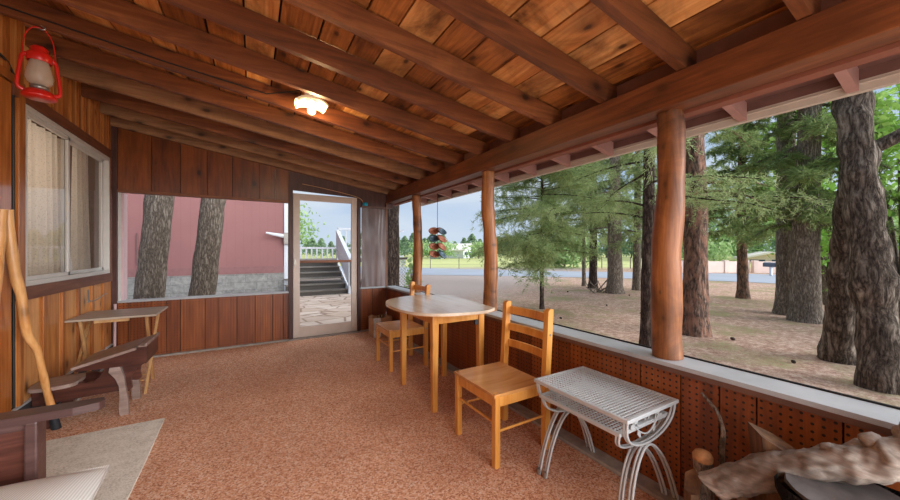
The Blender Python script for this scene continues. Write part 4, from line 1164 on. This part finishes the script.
def leafy(name, lab, base, r, h, n, size, mat, seed, cat='shrub', group='shrubs and leafy trees outside', trunk=True, n_cl=26):
    rd = np.random.default_rng(seed)
    t = thing(name, lab, cat, base, 0, group)
    cl = rd.normal(size=(n_cl, 3)); cl /= np.linalg.norm(cl, axis=1, keepdims=True); cl *= (rd.random((n_cl, 1))**.4)
    cl = cl*np.array([r, r, h*.42])+np.array([0, 0, h*.56])
    ix = rd.integers(0, n_cl, n)
    c = cl[ix]+rd.normal(size=(n, 3))*np.array([r, r, h*.45])*.2
    c[:, 2] = np.maximum(c[:, 2], .03)
    v, f = leaves(c, size)
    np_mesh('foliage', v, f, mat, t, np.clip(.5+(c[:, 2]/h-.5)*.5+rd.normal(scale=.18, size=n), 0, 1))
    m = MB()
    for k in range(min(10, n_cl)):
        m.tube(catmull([(0,0,-.03), (cl[k][0]*.3, cl[k][1]*.3, cl[k][2]*.5), tuple(cl[k])], 4), [max(.01, .03*h/3*(1-q/9)) for q in range(9)], 5, cap=False)
    m.build('stems', M['bark'], t)
    return t
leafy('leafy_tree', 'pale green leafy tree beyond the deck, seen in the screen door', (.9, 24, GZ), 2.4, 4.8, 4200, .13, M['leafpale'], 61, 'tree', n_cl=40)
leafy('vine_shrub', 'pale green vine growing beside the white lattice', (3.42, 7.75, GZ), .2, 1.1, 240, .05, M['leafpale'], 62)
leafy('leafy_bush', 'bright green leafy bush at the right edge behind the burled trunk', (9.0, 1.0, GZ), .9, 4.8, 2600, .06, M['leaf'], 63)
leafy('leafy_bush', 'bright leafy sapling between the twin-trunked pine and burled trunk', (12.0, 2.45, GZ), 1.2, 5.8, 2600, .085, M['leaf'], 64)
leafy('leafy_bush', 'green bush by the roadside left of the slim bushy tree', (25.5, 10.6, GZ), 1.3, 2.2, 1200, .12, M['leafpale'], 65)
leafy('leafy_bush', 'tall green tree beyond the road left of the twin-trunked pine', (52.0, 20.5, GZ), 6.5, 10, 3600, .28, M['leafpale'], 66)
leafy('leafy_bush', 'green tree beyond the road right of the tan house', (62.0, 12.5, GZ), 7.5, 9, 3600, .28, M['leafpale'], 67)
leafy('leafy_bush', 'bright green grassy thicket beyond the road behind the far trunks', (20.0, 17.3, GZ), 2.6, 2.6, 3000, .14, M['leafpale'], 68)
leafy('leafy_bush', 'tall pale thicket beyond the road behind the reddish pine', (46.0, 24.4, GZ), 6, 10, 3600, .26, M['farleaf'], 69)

# distant tree line
fars = []
rd = random.Random(77)
def far_tree(seed):
    t = thing('distant_tree', 'distant conifer in the tree line across the field', 'tree', (0,0,GZ), 0, 'distant tree line')
    r = np.random.default_rng(seed); n = 900
    z = r.random(n)**.8; rad = (1-z)*.42+.04; a = r.random(n)*6.283; q = rad*np.sqrt(r.random(n))
    c = np.stack([q*np.cos(a), q*np.sin(a), .08+.92*z], 1)
    v, f = leaves(c, .045); np_mesh('foliage', v, f, M['farleaf'], t, np.clip(.35+z*.3+r.normal(scale=.2, size=n), 0, 1))
    m = MB(); m.tube([(0,0,-.02),(0,0,.9)], [.03,.008], 5); m.build('trunk', M['bark'], t)
    return t
prot = [far_tree(1), far_tree(2), far_tree(3)]
used = set()
for i in range(62):
    az = math.radians(-6 + 74*i/61 + rd.uniform(-.5,.5)); D = rd.uniform(62, 84)
    k = i % 3
    o = prot[k] if k not in used else copy_tree(prot[k]); used.add(k)
    o.location = (D*math.sin(az+.15), D*math.cos(az+.15), GZ); s = rd.uniform(3.0, 4.8); o.scale = (s*1.3, s*1.3, s); o.rotation_euler.z = rd.uniform(0, 6)

# round shrubs in the field
for i, (x, y, r, lab) in enumerate([(22.0, 46, 1.9, 'round green shrub in the field left of the pale house'), (24.6, 43.5, 2.1, 'round green shrub in the field right of the pale house'), (29, 41, 2.2, 'wide green shrub in the field near the second log post')]):
    leafy('field_shrub', lab, (x, y, GZ), r, 2.4, 900, .16, M['leafpale'], 90+i, group='field shrubs')

# houses far off
def house(lab, loc, w, d, h, rh, rz, wm, rm, win=True):
    t = thing('house', lab, 'house', loc, rz)
    m = MB(); m.box(-w/2, w/2, -d/2, d/2, 0, h); m.prism([(-w/2,h),(w/2,h),(0,h+rh)], -d/2, d/2, 'y'); m.build('wall', wm, t)
    m = MB()
    for s in (-1, 1):
        m.prism([(0,h+rh+.02),(s*(w/2+.5),h-.1),(s*(w/2+.5),h+.08),(0,h+rh+.22)], -d/2-.5, d/2+.5, 'y')
    m.build('roof', rm, t)
    if win:
        for q in (-.25, .2):
            m = MB(); m.box(w*q-.6, w*q+.6, -d/2-.04, -d/2, h*.35, h*.75); m.build('window', M['glassdark'], t)
    return t
house('pale domed-looking white house among the distant trees', (29.5, 48.5, GZ), 4.2, 5, 1.3, .9, .55, M['whitehouse'], M['houseroof'])
house('small white shed far off beside the hanging mobile', (24.5, 45.5, GZ), 1.4, 2, 1.3, .5, .5, M['whitehouse'], M['whitehouse'], False)
house('tan house with pale low roof beyond the road and mailbox', (47.2, 14.1, GZ), 3.8, 4, .45, .5, -1.1, M['housewall'], M['houseroof'])
house('white house with rust roof at the far right edge', (64, 8.2, GZ), 8, 6, 1.6, 1.2, -1.4, M['whitehouse'], M['redroof'])
for (cx, cy, ln, an, lab) in [(23.1, 9.6, 4.8, -.526, 'low pinkish tan wall beyond the road behind the reddish pine'), (27.7, 6.1, 6.0, -.703, 'low tan wall across the road between twin-trunked pine and burled trunk')]:
    m = MB(); m.box(-ln/2, ln/2, -.1, .1, 0, .66)
    k = -ln/2
    while k <= ln/2: m.box(k-.12, k+.12, -.14, .14, 0, .72); k += ln/4
    o = m.build('block_wall', M['wallpink']); o.location = (cx, cy, GZ); o.rotation_euler.z = an
    tag(o, lab, 'wall')
# mailbox
t = thing('mailbox', 'dark mailbox on a white post beside the road', 'mailbox', (23.4, 6.74, GZ), -.3)
m = MB(); m.box(-.05, .05, -.05, .05, 0, .45); m.build('post', M['whitepaint'], t)
m = MB(); m.prism([(-.13,.45),(.13,.45),(.13,.58)]+[(.13*math.cos(PI*k/8), .58+.11*math.sin(PI*k/8)) for k in range(1, 8)]+[(-.13,.58)], -.3, .3, 'y'); m.build('box', plain('mailbox_metal', srgb(84,92,104), .4), t)
# white pickup at right
t = thing('pickup_truck', 'white pickup truck parked across the road at far right', 'truck', (48.7, 7.0, GZ), 2.0)
m = MB(); m.prism([(-2.6,.45),(2.6,.45),(2.6,1.0),(1.3,1.1),(.7,1.75),(-.7,1.75),(-.85,1.1),(-2.6,1.1)], -.95, .95, 'y'); m.build('body', M['carpaint'], t, bevel=.05)
for s in (-.96, .96):
    m = MB(); m.prism([(1.05,1.12),(.6,1.62),(-.55,1.62),(-.65,1.12)], s-.01, s+.01, 'y'); m.build('side_window', M['glassdark'], t)
for a in (-1.6, 1.6):
    for s in (-.95, .95):
        m = MB(); m.tube([(a, s-.12, .38), (a, s+.05, .38)], .38, 20); m.build('wheel', M['rubber'], t)
# wire fence along the field
for i in range(9):
    x = 9.26+1.77*i; y = 22.6-1.03*i
    m = MB(); m.tube([(0,0,-.1),(0,0,.85)], .03, 6); o = m.build('fence_post', M['bark']); o.location = (x, y, GZ)
    tag(o, 'thin post of the wire fence along the grassy field', 'fence post', 'field fence posts')
m = MB()
for z in (.3, .55, .8): m.tube([(9.26, 22.6, z), (23.42, 14.36, z)], .006, 4)
o = m.build('fence_wire', M['metalgrey']); o.location = (0,0,GZ); tag(o, 'three-strand wire strung between the field fence posts', 'fence wire')

# hanging mobile of dished pieces
t = thing('hanging_mobile', 'hanging mobile of copper and teal dishes under the eave', 'mobile', (2.12, 3.94, 1.15))
m = MB(); m.tube([(0,0,.0),(0,0,.84)], .0035, 5); m.build('cord', M['rubber'], t)
m = MB(); m.tube([(-.05,0,.365),(.05,0,.37)], .006, 5); m.tube([(0,-.04,.37),(0,.04,.365)], .005, 5); m.build('crosspiece', M['copper'], t)
for k, z in enumerate((.32, .22, .115, .015)):
    for s in (-1, 1):
        m = MB(); R = Matrix.Rotation(s*.3+.1*k, 4, 'Y') @ Matrix.Rotation(.75, 4, 'X') @ Matrix.Diagonal((1.1,.95,1.3,1))
        m.lathe([(0,-.012),(.03,-.01),(.058,.002),(.068,.014),(.066,.018),(.055,.008),(.03,-.003),(0,-.005)], (s*.05, -.012*s, z), 18, M=R)
        m.build('dish', M['teal'] if (k+(s > 0)) % 3 == 1 else M['copper'], t)

# pine cones and stones on the ground
rk = random.Random(55)
cone = None
for q in range(18):
    x, y = rk.uniform(3.6, 10.5), rk.uniform(.8, 7.5)
    if cone is None:
        m = MB(); m.lathe([(0,0),(.025,.008),(.035,.03),(.028,.06),(.012,.08),(0,.083)], n=9, smooth=False); cone = m.build('pine_cone', M['barkdark']); o = cone
        tag(o, 'fallen brown pine cone on the needle-covered yard', 'pine cone', 'fallen pine cones')
    else:
        o = cone.copy(); C.objects.link(o)
    o.location = (x, y, GZ+.018); o.rotation_euler = (1.4, 0, rk.uniform(0, 6)); s = rk.uniform(.45, .8); o.scale = (s, s, s)

# ----------------------------------------------------------------------------
# sky, light, camera
# ----------------------------------------------------------------------------
w = bpy.data.worlds.new('sky'); bpy.context.scene.world = w; w.use_nodes = True
nt = w.node_tree; nt.nodes.clear()
out = nt.nodes.new('ShaderNodeOutputWorld'); bg = nt.nodes.new('ShaderNodeBackground'); nt.links.new(bg.outputs[0], out.inputs[0])
tc = nt.nodes.new('ShaderNodeTexCoord'); sp = nt.nodes.new('ShaderNodeSeparateXYZ'); nt.links.new(tc.outputs['Generated'], sp.inputs[0])
mp = nt.nodes.new('ShaderNodeMapping'); mp.inputs['Scale'].default_value = (1,1,3.2); nt.links.new(tc.outputs['Generated'], mp.inputs[0])
nz = nt.nodes.new('ShaderNodeTexNoise'); nz.inputs['Scale'].default_value = 3.2; nz.inputs['Detail'].default_value = 6; nz.inputs['Distortion'].default_value = .4; nt.links.new(mp.outputs[0], nz.inputs[0])
cr = nt.nodes.new('ShaderNodeValToRGB'); nt.links.new(nz.outputs['Fac'], cr.inputs[0])
cr.color_ramp.elements[0].position = .36; cr.color_ramp.elements[0].color = srgb(150,186,228)
cr.color_ramp.elements[1].position = .66; cr.color_ramp.elements[1].color = srgb(226,234,244)
hz = nt.nodes.new('ShaderNodeMapRange'); hz.inputs[1].default_value = 0; hz.inputs[2].default_value = .3; nt.links.new(sp.outputs[2], hz.inputs[0])
mx = nt.nodes.new('ShaderNodeMix'); mx.data_type = 'RGBA'; mx.inputs[6].default_value = srgb(206,222,240); nt.links.new(hz.outputs[0], mx.inputs[0]); nt.links.new(cr.outputs[0], mx.inputs[7])
nt.links.new(mx.outputs[2], bg.inputs[0]); bg.inputs[1].default_value = 1.0

def sun(name, az, el, energy, angle, col):
    l = bpy.data.lights.new(name, 'SUN'); l.energy = energy; l.angle = math.radians(angle); l.color = col
    o = bpy.data.objects.new(name, l); C.objects.link(o)
    d = Vector((-math.sin(math.radians(az))*math.cos(math.radians(el)), -math.cos(math.radians(az))*math.cos(math.radians(el)), -math.sin(math.radians(el))))
    o.rotation_euler = d.to_track_quat('-Z', 'Y').to_euler(); return o
# wide soft sun added as interior fill through the open near end, and high soft daylight
sun('soft_fill_sun', 148, 16, 5.6, 50, (.97,.98,1))
sun('high_daylight', 75, 55, 1.8, 40, (1,.98,.95))
al = bpy.data.lights.new('ceiling_fill', 'AREA'); al.energy = 34; al.size = 1.6; al.color = (1,.97,.92)  # area light added behind the camera, aimed up to brighten the ceiling
ao = bpy.data.objects.new('ceiling_fill', al); C.objects.link(ao); ao.location = (.9, -.9, .6)
ao.rotation_euler = Vector((-.25, .8, .6)).to_track_quat('-Z', 'Y').to_euler()

al2 = bpy.data.lights.new('porch_fill', 'AREA'); al2.energy = 40; al2.size = 1.8; al2.color = (1,.98,.95)  # second added area light, aimed down and forward to lift the floor
ao2 = bpy.data.objects.new('porch_fill', al2); C.objects.link(ao2); ao2.location = (1.0, -1.1, 1.95)
ao2.rotation_euler = Vector((-.4, .85, -.38)).to_track_quat('-Z', 'Y').to_euler()
cam = bpy.data.cameras.new('camera'); co = bpy.data.objects.new('camera', cam); C.objects.link(co)
cam.sensor_fit = 'HORIZONTAL'; cam.sensor_width = 36; cam.lens = 36*338/900; cam.clip_start = .05; cam.clip_end = 500
co.location = (0, 0, 1.23); co.rotation_euler = (PI/2, 0, -math.radians(30.4))
sc = bpy.context.scene; sc.camera = co
sc.view_settings.view_transform = 'Standard'; sc.view_settings.look = 'None'; sc.view_settings.exposure = 0
